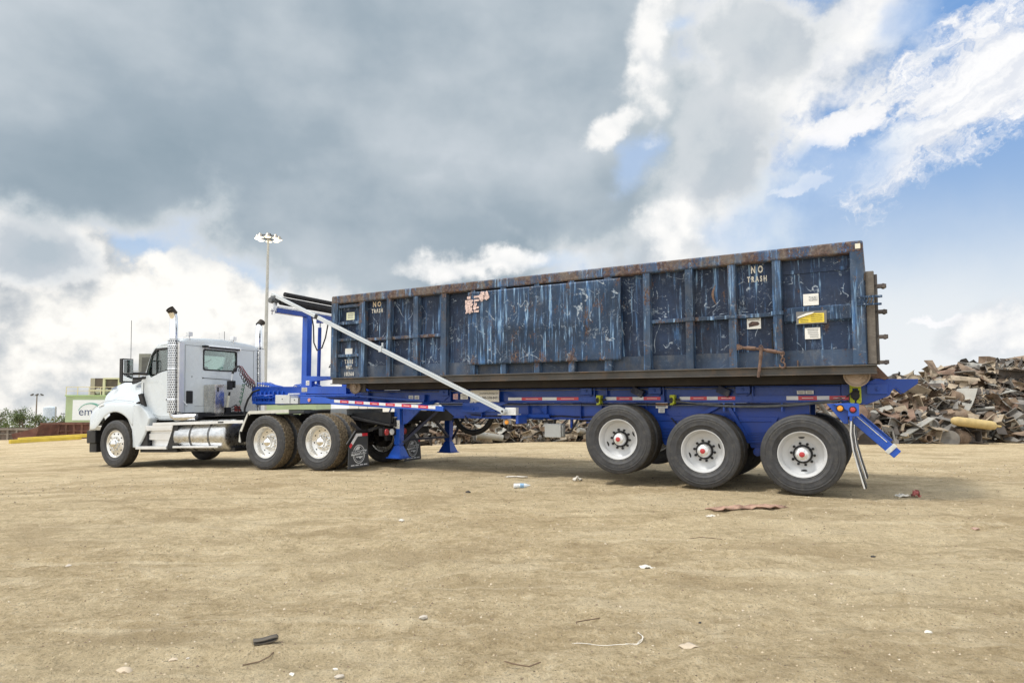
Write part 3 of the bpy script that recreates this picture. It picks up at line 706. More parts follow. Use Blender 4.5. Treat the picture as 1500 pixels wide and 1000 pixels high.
    m=MB(); m.beam(A,C1.lerp(A,-.0),.05,.07); m.mat(1).beam(C1+Vector((.05,0,.02)),C1-Vector((.03,0,.015)),.06,.085)
    m.mat(0).beam(C1,B,.055,.075); m.mat(2).beam(C1.lerp(B,.14),C1.lerp(B,.97),.0575,.018)
    q=A.lerp(B,.53); m.mat(0).box(q.x-.035,q.x+.035,1.22,1.30,q.z-.05,q.z+.06); m.box(q.x-.05,q.x-.02,1.25,1.28,q.z+.05,q.z+.12)
    m.cyl((B.x,0,B.z),.045,1.22,1.31); m.mat(1).cyl((B.x,0,B.z),.018,1.31,1.325)
    m.build('tarp_arm',[mat('cast_white_arm',(.56,.60,.63),.35,.2,var=.04),BLK,mat('pale_arm_stripe',(.36,.42,.48),.3,.5)],r,bevel=.004,segs=1)
    m=MB(); m.box(4.30,4.50,1.10,1.20,1.022,1.125); m.box(4.27,4.62,1.07,1.24,1.003,1.020); m.mat(1).box(4.33,4.42,1.201,1.206,1.03,1.12); m.build('arm_pivot_box',[mat('white_gear_housing',(.74,.75,.74),.35,.3,var=.08,vscale=12),ALUS],r,bevel=.006,segs=1)
    m=MB(); m.box(4.38,4.56,.55,1.22,.94,1.0); m.box(4.25,4.30,.9,1.2,.86,1.0); m.box(3.98,4.6,.55,.62,.95,1.01); m.build('pivot_outrigger',BLUE,r,bevel=.004,segs=1)
    m=MB(); m.lathe([(.0001,1.236),(.03,1.234),(.035,1.226),(.036,1.21)],(4.46,0,.885),'y',20); m.build('side_marker_lamp',AMB,r)
    MB().box(4.38,4.54,1.19,1.211,.845,.925).build('lamp_housing',mat('grey_lamp_rim',(.25,.25,.26),.5),r,bevel=.01)
    # hanging hoses by the mast
    m=MB(); m.tube([(9.80,.40,3.08),(9.72,.42,2.85),(9.70,.42,2.5),(9.62,.40,2.33),(9.50,.38,2.38),(9.42,.36,2.6),(9.36,.34,2.95)],.015,8)
    m.tube([(9.30,-.2,2.9),(9.22,-.1,2.4),(9.20,0,2.0),(9.16,.1,1.8),(9.1,.1,1.7)],.018,8); m.tube([(9.72,-.1,2.05),(9.66,0,1.98),(9.55,0,2.02),(9.45,0,2.14),(9.3,0,2.2)],.010,6)
    m.build('hose',HOSE,r)
    # ---- landing gear
    for sgn,lab in ((1,'near leg'),(-1,'far leg')):
        y=sgn*.82
        m=MB(); m.box(6.955,7.085,y-.07,y+.07,.42,1.14); m.box(6.97,7.07,y-.055,y+.055,.34,.42)
        m.loft([[(6.88,y-.14,.185),(7.18,y-.14,.185),(7.18,y+.14,.185),(6.88,y+.14,.185)],[(6.955,y-.06,.40),(7.085,y-.06,.40),(7.085,y+.06,.40),(6.955,y+.06,.40)]],False,True,True)
        m.box(6.85,7.21,y-.155,y+.155,.168,.184)
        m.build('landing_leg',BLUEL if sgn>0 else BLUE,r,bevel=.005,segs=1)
        g=MB(); g.prism([(6.92,1.13),(6.45,1.13),(6.82,.82),(6.92,.80)],y-.02,y+.02)
        for i in range(8): g.cyl((6.88-.03*(i%2),0,1.08-.033*(i//2)),.009,y+.02,y+.028,seg=8)
        g.build('leg_gusset',BLUE,r,bevel=.003,segs=1)
        b=MB(); b.beam((6.92,y,.46),(6.35,sgn*.50,1.06),.03,.045); b.beam((7.12,y,.95),(7.28,y*.9,.72),.025,.025)
        b.build('leg_brace',mat('navy_brace',(.008,.012,.04),.5,var=.2),r)
    b=MB(); b.beam((7.0,.82,.50),(6.98,-.82,.50),.04,.04); b.beam((6.98,.74,.46),(6.9,-.1,1.05),.035,.05); b.beam((6.98,-.74,.50),(6.9,.1,1.05),.035,.05)
    b.build('leg_cross_brace',mat('navy_brace',(.008,.012,.04),.5,var=.2),r)
    m=MB(); m.box(6.60,7.1,-.35,.35,.85,1.05); m.build('gear_box',BLK,r,bevel=.01)
    m=MB(); m.mat(0).box(6.95,7.09,.892,.898,.72,.88); m.build('number_plate',STK,r); text('3',.13,(7.035,.8985,.80),INK,r,bold=.002); text('x',.04,(6.975,.8985,.81),INK,r)
    m=MB(); m.beam((7.18,.86,1.12),(7.32,.92,.74),.02,.025); m.build('crank_handle',BLUE,r)
    # curved black air tank / spare ring hanging on the far side
    m=MB(); m.tube([(6.235+.46*math.cos(t),-.55,1.05+.44*math.sin(t)) for t in [math.pi+math.pi*i/18 for i in range(19)]],.055,12); m.build('hose_loop',HOSE,r)
    # grey box hanging under the frame
    m=MB(); m.box(3.70,4.0,.55,.75,.63,.855); m.box(3.68,3.70,.60,.70,.64,.84); m.build('junction_box',mat('light_grey_enclosure',(.55,.57,.57),.5,dirt=.15,var=.04),r,bevel=.01)
    m=MB(); m.tube([(3.66,.65,.70),(3.58,.62,.72),(3.50,.6,.86),(3.47,.56,.94)],.018,8); m.tube([(3.45,.5,.90),(3.25,.5,.91),(3.2,.5,.94)],.012,6); m.box(3.9,3.92,.5,.56,.85,.93); m.build('cable',HOSE,r)
    m=MB(); m.box(3.60,3.64,.45,.5,.78,.93); m.box(3.2,3.35,.3,.5,.87,.925); m.build('hanger_bracket',BLUE,r)
    # ---- rear lamps, mud flap, dock bumper
    m=MB(); m.mat(0).prism([(-.37,1.19),(-.55,1.20),(-.68,1.192),(-.68,1.03),(-.555,1.03),(-.555,1.10)],1.10,1.20); m.prism([(-.30,1.19),(-.55,1.19),(-.55,.93),(-.50,.93)],.60,1.10); m.box(-.62,-.50,-1.1,1.1,1.10,1.19)
    m.build('lamp_bracket',BLUEL,r,bevel=.006,segs=1)
    for x,mm,rr in ((-.465,AMB,.035),(-.61,REDC,.032)):
        m=MB(); m.mat(1).lathe([(rr+.012,1.198),(rr+.012,1.208),(rr,1.210)],(x,0,1.13 if x>-.5 else 1.115),'y',24); m.mat(0).lathe([(rr,1.207),(rr*.8,1.216),(.0001,1.219)],(x,0,1.13 if x>-.5 else 1.115),'y',24); m.build('marker_lamp',[mm,BLK],r)
    for x in (-.36,-1.02):
        pass
    m=MB(); m.mat(0).beam((-.62,.90,1.00),(-1.03,.90,.60),.12,.10,up=(0,1,0)); m.mat(1).beam((-1.0,.90,.635),(-1.04,.90,.595),.145,.125,up=(0,1,0)); m.mat(0).beam((-1.02,.90,.612),(-1.09,.90,.545),.12,.10,up=(0,1,0))
    m.mat(1).beam((-.62,.95,1.05),(-.98,.95,.70),.012,.02,up=(0,1,0))
    m.build('rear_bumper_arm',[BLUEL,mat('pale_bumper_band',(.62,.63,.60),.5,var=.15,vscale=20)],r,bevel=.006,segs=1)
    m=MB(); m.beam((-.62,-.90,1.00),(-1.03,-.90,.60),.12,.10,up=(0,1,0)); m.build('rear_bumper_arm',BLUEL,r,bevel=.006,segs=1)
    for y,sh in ((.98,0),(-.30,0)):
        m=MB(); P=[(-.60,1.0),(-.59,.80),(-.61,.60),(-.66,.38),(-.73,.12)]
        secs=[[(x,y-.20,z),(x,y+.20,z)] for x,z in P]; m.loft(secs)
        m.build('mud_flap',mat('weathered_rubber_flap',(.06,.063,.066),.6,var=.35,vscale=8,dirt=.6,dirtcol=(.32,.32,.30)),r,thick=.012,recalc=False)
        mm=MB(); mm.tube([(-.59,y+.20,1.02),(-.575,y+.20,.80),(-.595,y+.20,.60),(-.645,y+.20,.38),(-.71,y+.20,.12)],.010,6); mm.build('flap_stiffener',ALUS,r)
    m=MB(); m.box(-.60,-.57,-.60,1.20,.97,1.03); m.build('flap_hanger',BLUE,r)
    # sagging strap/hose along the ledge
    m=MB(); P=[]
    for i in range(33):
        x=1.86-i*(2.30/32); s=(i/32); P.append((x,.64,1.235-.085*math.sin(min(1,s*1.05)*math.pi)**1.0 if s<.5 else 1.235-.085*math.sin(s*math.pi)-.0))
    m.tube(P,[.012 if i<6 else .02 for i in range(33)],8); m.tube([(-.43,.64,1.235),(-.47,.64,1.25),(-.45,.64,1.275),(-.42,.64,1.28)],.010,6)
    m.build('sagging_hose',mat('grey_hose',(.16,.17,.18),.6,var=.3,vscale=8),r)
    m=MB()
    for x in (1.1,.95,.3): m.box(x-.01,x+.01,.60,.64,1.08,1.20)
    m.build('hose_clip',BLUEL,r)
    # air and brake lines strapped along the frame
    rn=random.Random(12)
    for k,(z0,y0) in enumerate(((1.19,.595),(1.175,.60),(.99,.53),(1.425,.575))):
        m=MB(); m.tube([(8.3-i*.35,y0+.006*rn.random(),z0-.012*abs(math.sin(i*.9+k))) for i in range(24 if k<3 else 22)],.008,6) if k!=2 else m.tube([(5.6-i*.3,y0,z0-.02*abs(math.sin(i*1.1))) for i in range(11)],.010,6)
        m.build('brake_line',HOSE if k%2==0 else mat('grey_hose',(.16,.17,.18),.6),r)
    for x in (5.7,4.1,3.2,1.9):
        m=MB(); m.tube([(x,.58,.97),(x-.12,.60,.84+.03*rn.random()),(x-.30,.55,.82),(x-.42,.45,.95)],.011,6); m.build('hanging_hose',HOSE,r)
    # weld nuts and rivets in a row on the ledge
    m=MB()
    for i in range(30): m.cyl((8.1-i*.26,0,1.2125),.008,.60,.612,seg=6)
    m.build('rivet',BLUE,r)
    # air chambers and misc under the rails
    m=MB()
    for x in (.25,1.5,2.3): m.cyl((x,0,.80),.09,.1,.34,seg=16)
    m.box(1.9,2.9,-.4,.4,.86,.93); m.tube([(2.6,.3,.9),(2.3,.32,.75),(2.2,.34,.9)],.012,6)
    m.build('air_chamber',DKST,r)
build_trailer(trl)
# ---------------------------------------------------------------- dumpster
def worn(name,base=(.022,.034,.075),streak=.5,scratch=.5,rust=.3,toprust=0,bz=0,dust=.2):
    m=bpy.data.materials.new(name); m.use_nodes=True; t=NT(m.node_tree); b=t.n['Principled BSDF']; b.inputs['Specular IOR Level'].default_value=.22
    oc=t.n.new('ShaderNodeTexCoord').outputs['Object']; x,y,z=t.sep(oc)
    big=t.noise(oc,1.1,5,.6); med=t.noise(oc,4.5,7,.66); fine=t.noise(oc,26,6,.7)
    col=t.mix(t.ss(big,.35,.65),tuple(v*.75 for v in base)+(1,),tuple(v*1.5 for v in base)+(1,))
    col=t.mix(t.m('MULTIPLY',t.ss(fine,.52,.7),.35),col,(.06,.085,.14,1))
    # chalky blue runs down the steel
    sv=t.mapv(oc,scale=(13,13,.9)); s1=t.noise(sv,1.0,7,.68,.3)
    s2=t.noise(t.mapv(oc,scale=(34,34,1.6)),1.0,5,.7)
    sm=t.m('MULTIPLY',t.ss(t.m('ADD',t.m('MULTIPLY',s1,.7),t.m('MULTIPLY',s2,.3)),.54-.025*streak,.68-.045*streak),t.ss(t.noise(t.mapv(oc,loc=(4,2,9)),1.6,5,.6),.60-.28*streak,.72-.2*streak))
    col=t.mix(t.m('MULTIPLY',sm,.75),col,(.075,.19,.42,1))
    col=t.mix(t.m('MULTIPLY',t.m('MULTIPLY',sm,t.ss(s2,.52,.62)),.85),col,(.33,.50,.68,1))
    # knocked and scraped patches: curved scratches, scuffs and chips
    dn=t.vm('ADD',oc,t.vm('SCALE',t.noise(oc,3.0,4,.6,out=1),sc=.7))
    def contour(scale,rot,loc,wd,lo,hi,ms):
        n=t.noise(t.mapv(oc,scale=(1,1,1.0),rot=(0,R(rot),0),loc=loc),scale,2.0,.45,.6)
        return t.m('MULTIPLY',t.ss(t.m('ABSOLUTE',t.m('SUBTRACT',n,.5)),wd,wd*.35),t.ss(t.noise(t.mapv(oc,loc=loc),ms,5,.65),lo,hi))
    line=t.m('MAXIMUM',contour(2.2,20,(3,1,4),.010,.52,.58,2.6),contour(4.5,-35,(8,2,1),.014,.56,.63,3.2))
    v2=t.vor(t.mapv(dn,scale=(.6,1,2.0),rot=(0,R(-22),0)),2.6,'DISTANCE_TO_EDGE')
    line=t.m('MAXIMUM',line,t.m('MULTIPLY',t.ss(v2,.018,.004),t.ss(t.noise(t.mapv(oc,loc=(9,0,3)),3.4,5,.65),.56,.63)))
    patch=t.m('MULTIPLY',t.ss(t.noise(t.mapv(dn,scale=(1,1,1)),4.6,9,.78),.555,.65),t.ss(t.noise(t.mapv(oc,loc=(1,5,1)),1.5,3,.5),.42,.58))
    spot=t.m('MULTIPLY',t.ss(t.vor(dn,11.0),.15,.05),t.ss(med,.48,.6))
    wear=t.m('MULTIPLY',t.m('MAXIMUM',t.m('MAXIMUM',t.m('MULTIPLY',line,t.ss(fine,.36,.52)),t.m('MULTIPLY',patch,.75)),spot),scratch,clamp=True)
    wc=t.mix(t.ss(fine,.4,.6),(.14,.21,.31,1),(.36,.41,.47,1))
    col=t.mix(wear,col,wc)
    # rust
    rn=t.noise(t.mapv(oc,scale=(2.2,2.2,1.0),loc=(7,3,1)),2.6,9,.72)
    rb=t.m('ADD',rn,rust*.16-.08)
    if toprust: rb=t.m('ADD',rb,t.m('MULTIPLY',t.ss(z,toprust-.25,toprust+.1),.13))
    if bz: rb=t.m('ADD',rb,t.m('MULTIPLY',t.ss(z,bz+.25,bz-.05),.06))
    rm=t.ss(t.m('ADD',rb,t.m('MULTIPLY',t.m('SUBTRACT',t.noise(oc,55,5,.75),.5),.55)),.575,.64)
    col=t.mix(t.m('MULTIPLY',rm,.92),col,t.ramp(fine,[(.3,(.035,.022,.020)),(.5,(.105,.062,.048)),(.68,(.25,.19,.15))]))
    # yard dust on the lower part
    dz=t.m('MULTIPLY',t.ss(t.noise(t.mapv(oc,scale=(1,1,.6)),5,6,.7),.42,.66),dust)
    col=t.mix(dz,col,(.20,.185,.16,1))
    t.l.new(col,b.inputs['Base Color'])
    t.l.new(t.m('ADD',t.ss(fine,.3,.7,.38,.62),t.m('MULTIPLY',rm,.3)),b.inputs['Roughness'])
    bn=t.n.new('ShaderNodeBump'); bn.inputs['Strength'].default_value=.5; bn.inputs['Distance'].default_value=.012
    t.l.new(t.m('ADD',t.m('ADD',t.m('MULTIPLY',big,1.2),t.m('MULTIPLY',med,.5)),t.m('MULTIPLY',rm,.2)),bn.inputs['Height']); t.l.new(bn.outputs[0],b.inputs['Normal'])
    return m
PANEL=worn('scuffed_navy_panel',(.016,.028,.060),.9,1.1,.12,dust=.06)
LOWP=worn('dusty_navy_panel',(.040,.062,.105),.35,.3,.15,dust=.30)
RIBM=worn('streaked_navy_steel',(.036,.064,.115),1.3,.5,.50,3.25,dust=.16)
PLATE=worn('patched_navy_plate',(.022,.044,.088),1.35,1.0,.42,3.3,bz=1.85,dust=.08)
RAILM=worn('rusty_navy_rail',(.040,.070,.135),1.5,.5,1.25,0,dust=.50)
FLG=mat('grimy_flange_steel',(.085,.080,.074),.6,.1,var=.3,vscale=2.5,dirt=.6,dirtcol=(.20,.125,.075),bump=.3)
UND=mat('dark_understructure',(.022,.018,.016),.8,var=.3,vscale=2,dirt=.4,dirtcol=(.06,.045,.032))
RUST=mat('rusty_iron',(.15,.095,.075),.85,.1,var=.35,vscale=9,dirt=.5,dirtcol=(.30,.20,.13),bump=.5)
ROLL=mat('worn_roller_iron',(.33,.26,.20),.6,.3,var=.25,vscale=6,dirt=.4,dirtcol=(.18,.12,.08))
STEN=mat('stencil_white',(.70,.68,.62),.7,var=.25,vscale=30)
PINK=mat('faded_pink_paint',(.62,.47,.44),.7,var=.35,vscale=30)
BZ=1.43
con=empty('roll_off_dumpster',(0,0,BZ),(0,0,math.pi-.5081)); con.location.x=trl.location.x; con.location.y=trl.location.y
tag(con,'long open-topped navy blue scrap dumpster, scratched and rust streaked, riding on the blue trailer','dumpster')
def build_container(r):
    K=[]
    # side walls
    for sgn in (1,-1):
        m=MB(); y0,y1=sorted((sgn*1.075,sgn*1.10)); m.box(-.70,8.35,y0,y1,1.905,3.2); o=m.build('side_panel',PANEL,r)
        m=MB(); m.box(-.70,8.35,*sorted((sgn*1.075,sgn*1.106)),1.685,1.903); m.build('lower_panel',LOWP,r)
    for x0,x1 in ((7.565,7.718),(6.936,7.05),(6.30,6.43),(5.685,5.825),(5.085,5.195),(4.475,4.60),(3.85,3.97),(3.235,3.365),(2.62,2.755),(2.01,2.139),(1.38,1.509),(.78,.909),(.19,.325)):
        for sgn in (1,-1):
            m=MB(); m.prism([(x0,sgn*1.107),(x0+.012,sgn*1.205),(x1-.012,sgn*1.205),(x1,sgn*1.107)],1.686,3.135,'z'); m.build('rib',RIBM,r,bevel=.006,segs=2)
    for x0,x1 in ((-.787,-.633),(8.26,8.424)):
        for sgn in (1,-1):
            m=MB(); m.box(x0,x1,*sorted((sgn*1.06,sgn*1.214)),1.686,3.20); m.build('corner_post',RIBM,r,bevel=.012,segs=2)
    # top rail all round
    m=MB()
    for sgn in (1,-1): m.box(-.79,8.425,*sorted((sgn*1.045,sgn*1.218)),3.13,3.29)
    m.box(8.30,8.424,-1.044,1.044,3.131,3.289); m.box(-.789,-.66,-1.044,1.044,3.131,3.289)
    # dents break up the straight rail
    m.build('top_rail',RAILM,r,bevel=.03,segs=3)
    # first bay rungs
    for z in (3.07,2.74,2.42,2.11):
        m=MB(); m.box(7.70,8.28,1.10,1.19,z-.025,z+.03); m.build('rung',RIBM,r,bevel=.006)
    MB().box(7.72,8.25,1.101,1.125,1.9,3.12).build('bay_liner',PANEL,r)
    # mid stiffeners
    for a,b in ((5.84,7.05),(6.94,7.56),(.25,.80),(.90,2.02)):
        m=MB(); m.box(a,b,1.10,1.165 if a!=.25 else 1.17,2.375,2.43); m.build('mid_stiffener',RAILM if a>5 else RIBM,r,bevel=.006)
    MB().box(.18,.34,1.205,1.212,2.39,2.44).build('mid_stiffener',RIBM,r)
    for x in (6.98,6.36,1.44,.85): MB().box(x-.07,x+.07,1.204,1.216,2.375,2.428).build('stiffener_tab',RIBM,r,bevel=.004)
    # band on the last bay
    m=MB(); m.prism([(1.107,2.49),(1.135,2.47),(1.135,2.30),(1.107,2.27)],-.632,.189,'x'); m.build('bay_band',PLATE,r,bevel=.004)
    m=MB(); m.box(-.60,.19,1.1075,1.113,2.94,2.99); m.build('bay_seam',PANEL,r)
    # big doubler plate over the ribs, dented
    rn=np.random.default_rng(3); nx,nz=90,40; vs=[];fs=[]
    for i in range(nx+1):
        for j in range(nz+1):
            x=5.23-(5.23-2.465)*i/nx; z=1.85+(3.10-1.85)*j/nz
            d=.010*float(fbm(np.array(x*1.1),np.array(z*1.1),3))+.014*math.exp(-((x-4.0)**2/.9+(z-2.45)**2/.01))-.016*math.exp(-((x-3.2)**2/.15+(z-2.15)**2/.03))-.012*math.exp(-((x-3.6)**2/.02+(z-2.75)**2/.02))
            vs.append((x,1.217+d,z))
    for i in range(nx):
        for j in range(nz):
            a=i*(nz+1)+j; fs.append((a,a+1,a+nz+2,a+nz+1))
    m=MB(); m.add(vs,fs,True); m.build('doubler_plate',PLATE,r,thick=.012,recalc=False)
    m=MB(); m.tube([(5.2,1.228,2.05),(4.6,1.226,2.26),(4.1,1.235,2.29),(3.4,1.235,2.30),(3.0,1.235,2.18),(2.8,1.235,2.02),(2.5,1.235,1.88)],.006,6)
    # bottom flange
    m=MB()
    for sgn in (1,-1):
        m.box(-.90,8.385,*sorted((sgn*1.02,sgn*1.245)),1.668,1.684); m.box(-.895,8.38,*sorted((sgn*1.19,sgn*1.20)),1.58,1.667); m.box(-.90,8.385,*sorted((sgn*1.10,sgn*1.245)),1.566,1.579)
    m.box(8.3,8.38,-1.02,1.02,1.567,1.683)
    m.build('bottom_flange',FLG,r,bevel=.003,segs=1)
    m=MB().box(-.85,8.3,-1.07,1.07,1.60,1.66); m.build('floor',UND,r)
    m=MB()
    for i in range(24): x=-.6+i*.385; m.box(x-.03,x+.03,-1.18,1.18,1.57,1.60)
    m.build('floor_joist',UND,r)
    for sgn in (1,-1):
        m=MB(); m.prism([(-.72,1.455),(8.0,1.455),(8.2,1.565),(-.87,1.565)],*sorted((sgn*.45,sgn*.57))); m.build('long_sill',UND,r,bevel=.006)
        m=MB(); m.prism([(-.50,1.458),(7.6,1.458),(7.9,1.565),(-.80,1.565)],*sorted((sgn*.93,sgn*.97))); m.build('side_skirt',UND,r)
        m=MB(); m.prism([(-.86,1.68),(-.90,1.68),(-1.03,1.52),(-.98,1.50),(-.76,1.565),(-.60,1.48),(-.50,1.48),(-.70,1.66)],*sorted((sgn*.80,sgn*.95))); m.build('skid_shoe',RUST,r,bevel=.006)
        m=MB(); m.prism([(8.18,1.566),(8.18,1.50),(7.9,1.40),(7.7,1.42),(7.7,1.566)],*sorted((sgn*.98,sgn*1.02))); m.build('roller_bracket',FLG,r,bevel=.004)
    # rollers
    for x,z,rr in ((-.665,1.565,.158),(7.90,1.51,.135)):
        for sgn in (1,-1):
            m=MB(); y=sgn*1.06; s=sgn
            m.lathe([(.0001,y-s*.09),(rr*.8,y-s*.09),(rr*.8,y-s*.0),(rr,y+s*.0),(rr,y+s*.025),(rr*.93,y+s*.03),(rr*.80,y+s*.012),(rr*.55,y+s*.012),(rr*.50,y+s*.02),(.05,y+s*.02),(.048,y+s*.045),(.0001,y+s*.045)],(x,0,z),'y',36)
            m.cyl((x,0,z),.022,*sorted((y+s*.04,y+s*.055)),seg=6)
            m.build('roller',ROLL,r,angle=30)
    # front wall, rear door, hinges
    m=MB(); m.box(8.30,8.33,-1.07,1.07,1.69,3.13)
    for i in range(6): y=-.95+i*.38; m.box(8.33,8.41,y-.05,y+.05,1.69,3.13)
    m.build('front_wall',PANEL,r,bevel=.004,segs=1)
    m=MB(); m.box(-.855,-.805,-1.10,1.10,1.70,2.86); m.box(-.90,-.80,1.06,1.17,1.69,2.885); m.box(-.90,-.80,-1.17,-1.06,1.69,2.885)
    m.box(-.90,-.80,-1.06,1.06,2.78,2.885)
    for z in (1.95,2.25,2.55): m.box(-.895,-.855,-1.06,1.06,z-.05,z+.05)
    m.build('rear_door',mat('grey_brown_door_edge',(.16,.14,.12),.8,var=.3,vscale=14,dirt=.6,dirtcol=(.30,.28,.26),grain=(1,1,30)),r,bevel=.012)
    m=MB(); m.box(-.935,-.898,1.02,1.15,1.69,2.84); m.build('door_post',mat('dark_hinge_post',(.05,.045,.045),.8,var=.3,dirt=.4),r,bevel=.006)
    for z in (2.69,2.36,2.04,1.715):
        m=MB(); m.box(-.985,-.90,1.04,1.15,z-.020,z+.022); m.cyl((-1.0,0,z),.028,1.0,1.15,seg=12); m.box(-1.035,-.99,1.02,1.08,z-.018,z+.03); m.build('hinge',mat('dark_hinge',(.06,.05,.05),.7,var=.3,dirt=.3),r,bevel=.004)
    m=MB(); m.box(-.93,-.70,1.215,1.228,2.535,2.562); m.box(-.93,-.70,1.215,1.228,2.438,2.462); m.box(-.80,-.70,1.214,1.222,2.462,2.535)
    for i in range(5): m.beam((-.73-i*.035,1.222,2.46),(-.755-i*.035,1.222,2.535),.012,.012,up=(0,1,0))
    m.box(-.985,-.92,1.19,1.225,2.53,2.56); m.box(-.975,-.92,1.19,1.225,2.435,2.462)
    m.build('latch_bracket',PLATE,r,bevel=.003,segs=1)
    MB().box(-.76,-.70,1.2185,1.222,3.18,3.245).build('reflector',mat('cream_reflector',(.75,.73,.6),.4,var=.05),r)
    # chain binder hung on the side
    m=MB(); m.tube([(.76,1.235,1.965),(.60,1.24,1.945),(.46,1.24,1.925),(.19,1.24,1.865)],.020,8); m.tube([(.77,1.235,1.93),(.77,1.235,2.01)],.022,8); m.cyl((.74,0,1.965),.03,1.21,1.26,seg=12)
    m.tube([(.66,1.24,1.953),(.54,1.24,1.937)],.030,10); m.tube([(.40,1.24,1.91),(.28,1.24,1.885)],.028,10)
    m.build('binder_rod',RUST,r)
    m=MB(); m.tube([(.465,1.27,1.96),(.475,1.27,1.80)],[.020,.026],8); m.tube([(.475,1.27,1.80),(.512,1.27,1.545)],[.022,.019],8)
    m.build('binder_handle',RUST,r)
    m=MB()
    def link(c,rx,rz,ang,flip=False):
        P=[]
        for i in range(17):
            t=2*math.pi*i/16; a,b=rx*math.cos(t),rz*math.sin(t); u=a*math.cos(ang)-b*math.sin(ang); v2=a*math.sin(ang)+b*math.cos(ang)
            P.append((c[0]+(0 if flip else u),c[1]+(u if flip else 0),c[2]+v2))
        m.tube(P,.008,6,False)
    link((.47,1.262,1.94),.025,.04,0); link((.47,1.262,1.88),.018,.035,0,True)
    for i in range(3): link((.20,1.25,1.855-.042*i),.020,.032,.2,i%2==1)
    m.build('chain',RUST,r)
    m=MB(); m.tube([(.20,1.255,1.75),(.175,1.255,1.72),(.17,1.255,1.685),(.20,1.255,1.665),(.235,1.255,1.68),(.24,1.255,1.715)],[.010,.013,.016,.016,.013,.008],8); m.build('hook',RUST,r)
    m=MB(); m.tube([(.335,1.12,2.19),(.335,1.12,1.915)],.013,8); m.tube([(.335,1.12,2.19),(.335,1.10,2.21)],.018,8); m.build('latch_rod',BLK,r)
    MB().box(.02,.035,1.107,1.14,1.684,1.77).build('stop_tab',RUST,r)
    # decals
    plate_sticker(r,-.249,-.061,2.50,2.655,1.112,STK,0); plate_sticker(r,-.235,-.13,2.56,2.62,1.1145,mat('pale_print',(.45,.46,.46),.6,var=.6,vscale=60),0,name='sticker_print')
    plate_sticker(r,-.256,-.069,2.05,2.20,1.112,STK,5)
    plate_sticker(r,.483,.666,2.225,2.37,1.112,STK,0)
    MB().prism([(.52,2.27),(.64,2.25),(.645,2.30),(.60,2.33),(.52,2.32),(.50,2.29)],1.1135,1.116).build('sticker_picture',mat('sticker_picture',(.10,.06,.05),.6,var=.6,vscale=40),r)
    MB().box(.50,.65,1.1135,1.116,2.345,2.36).build('sticker_print',INKG,r)
    m=MB(); m.prism([(-.31,2.265),(0.0,2.265),(.0,2.32),(-.17,2.39),(-.31,2.385)],1.1385,1.142); m.build('yellow_placard',[STY,INK],r)
    m=MB(); m.prism([(.012,2.33),(.012,2.35),(-.10,2.395),(-.20,2.405),(-.17,2.385)],1.143,1.156); m.build('peeled_placard_corner',STK,r)
    m=MB().mat(0)
    for i in range(4): m.box(-.29,-.15,1.1415,1.143,2.285+i*.025,2.291+i*.025)
    for i in range(2): m.box(-.12,-.02,1.1415,1.143,2.28+i*.022,2.286+i*.022)
    m.build('placard_print',INK,r)
    MB().box(-.34,.03,1.1362,1.139,2.25,2.42).build('placard_backing',mat('placard_holder',(.16,.16,.16),.6,var=.2),r)
    plate_sticker(r,7.894,8.10,2.81,2.955,1.128,mat('pale_yellow_sticker',(.72,.74,.55),.5,var=.15,vscale=20),3)
    plate_sticker(r,7.936,8.12,2.136,2.255,1.128,STK,0)
    def sten(b,s,x,z,y=1.108,mt=STEN,sx=.72,sp=1.25,bo=.008): text(b,s,(x,y,z),mt,r,sx=sx,bold=bo,space=sp,ext=.001)
    sten('NO',.135,.52,3.047,sx=.60,sp=1.75,bo=.005); sten('TRASH',.105,.52,2.915,sx=.58,sp=1.6,bo=.004)
    sten('NO',.13,7.355,3.065,mt=mat('stencil_cream',(.66,.55,.40),.7,var=.3,vscale=30),sx=.85,sp=1.5,bo=.005); sten('TRASH',.105,7.345,2.94,sx=.62,sp=1.55,bo=.004)
    sten('TARE',.11,8.025,1.995,1.1262,sx=.60,sp=1.55,bo=.004); sten('WGT.',.095,8.015,1.888,1.1262,sx=.55,sp=1.4,bo=.004); sten('10360',.10,8.015,1.756,1.1265,sx=.66,sp=1.6,bo=.004)
    def flake(x0,z0,w,h,seed,mt,y,name):
        rn=random.Random(seed); mm=MB()
        for i in range(26):
            cx=x0-w*rn.random(); cz=z0-h*rn.random(); k=rn.randint(4,7); a0=rn.random()*6
            rr=.012+.04*rn.random(); mm.prism([(cx+rr*(.5+rn.random()*.7)*math.cos(a0+2*math.pi*q/k)*.8,cz+rr*(.5+rn.random()*.9)*math.sin(a0+2*math.pi*q/k)) for q in range(k)],y+.0003*i,y+.0003*i+.001)
        return mm.build(name,mt,r)
    # faded remains of painted lettering on the doubler plate
    for k,(x,w2) in enumerate(((5.24,.12),(5.10,.10))):
        m=MB()
        for i in range(5): m.box(x-w2,x,1.2305,1.2315+.0002*i,3.03-.062*i-.035,3.03-.062*i) if (i+k)%3 else m.box(x-w2*.6,x,1.2305,1.2315,3.03-.062*i-.045,3.03-.062*i)
        m.build('faded_lettering',PINK,r)
    flake(5.00,3.06,.20,.10,4,PINK,1.232,'faded_lettering')
    flake(5.26,2.95,.20,.20,8,PINK,1.232,'faded_lettering')
    # tyre-torn gash in a panel
    m=MB(); m.loft([[(1.075-.03*math.sin(t*3.1)*(1 if s else -1)*.0+.05*math.sin(t*3.1)-(.035*math.sin(math.pi*t))*s,1.104+.012*math.sin(math.pi*t),2.59+.31*t) for s in (-.5,.0,.5)] for t in [i/10 for i in range(11)]])
    m.build('torn_gash',RUST,r,recalc=False)
    for o in r.children: o.location.z-=BZ
build_container(con)
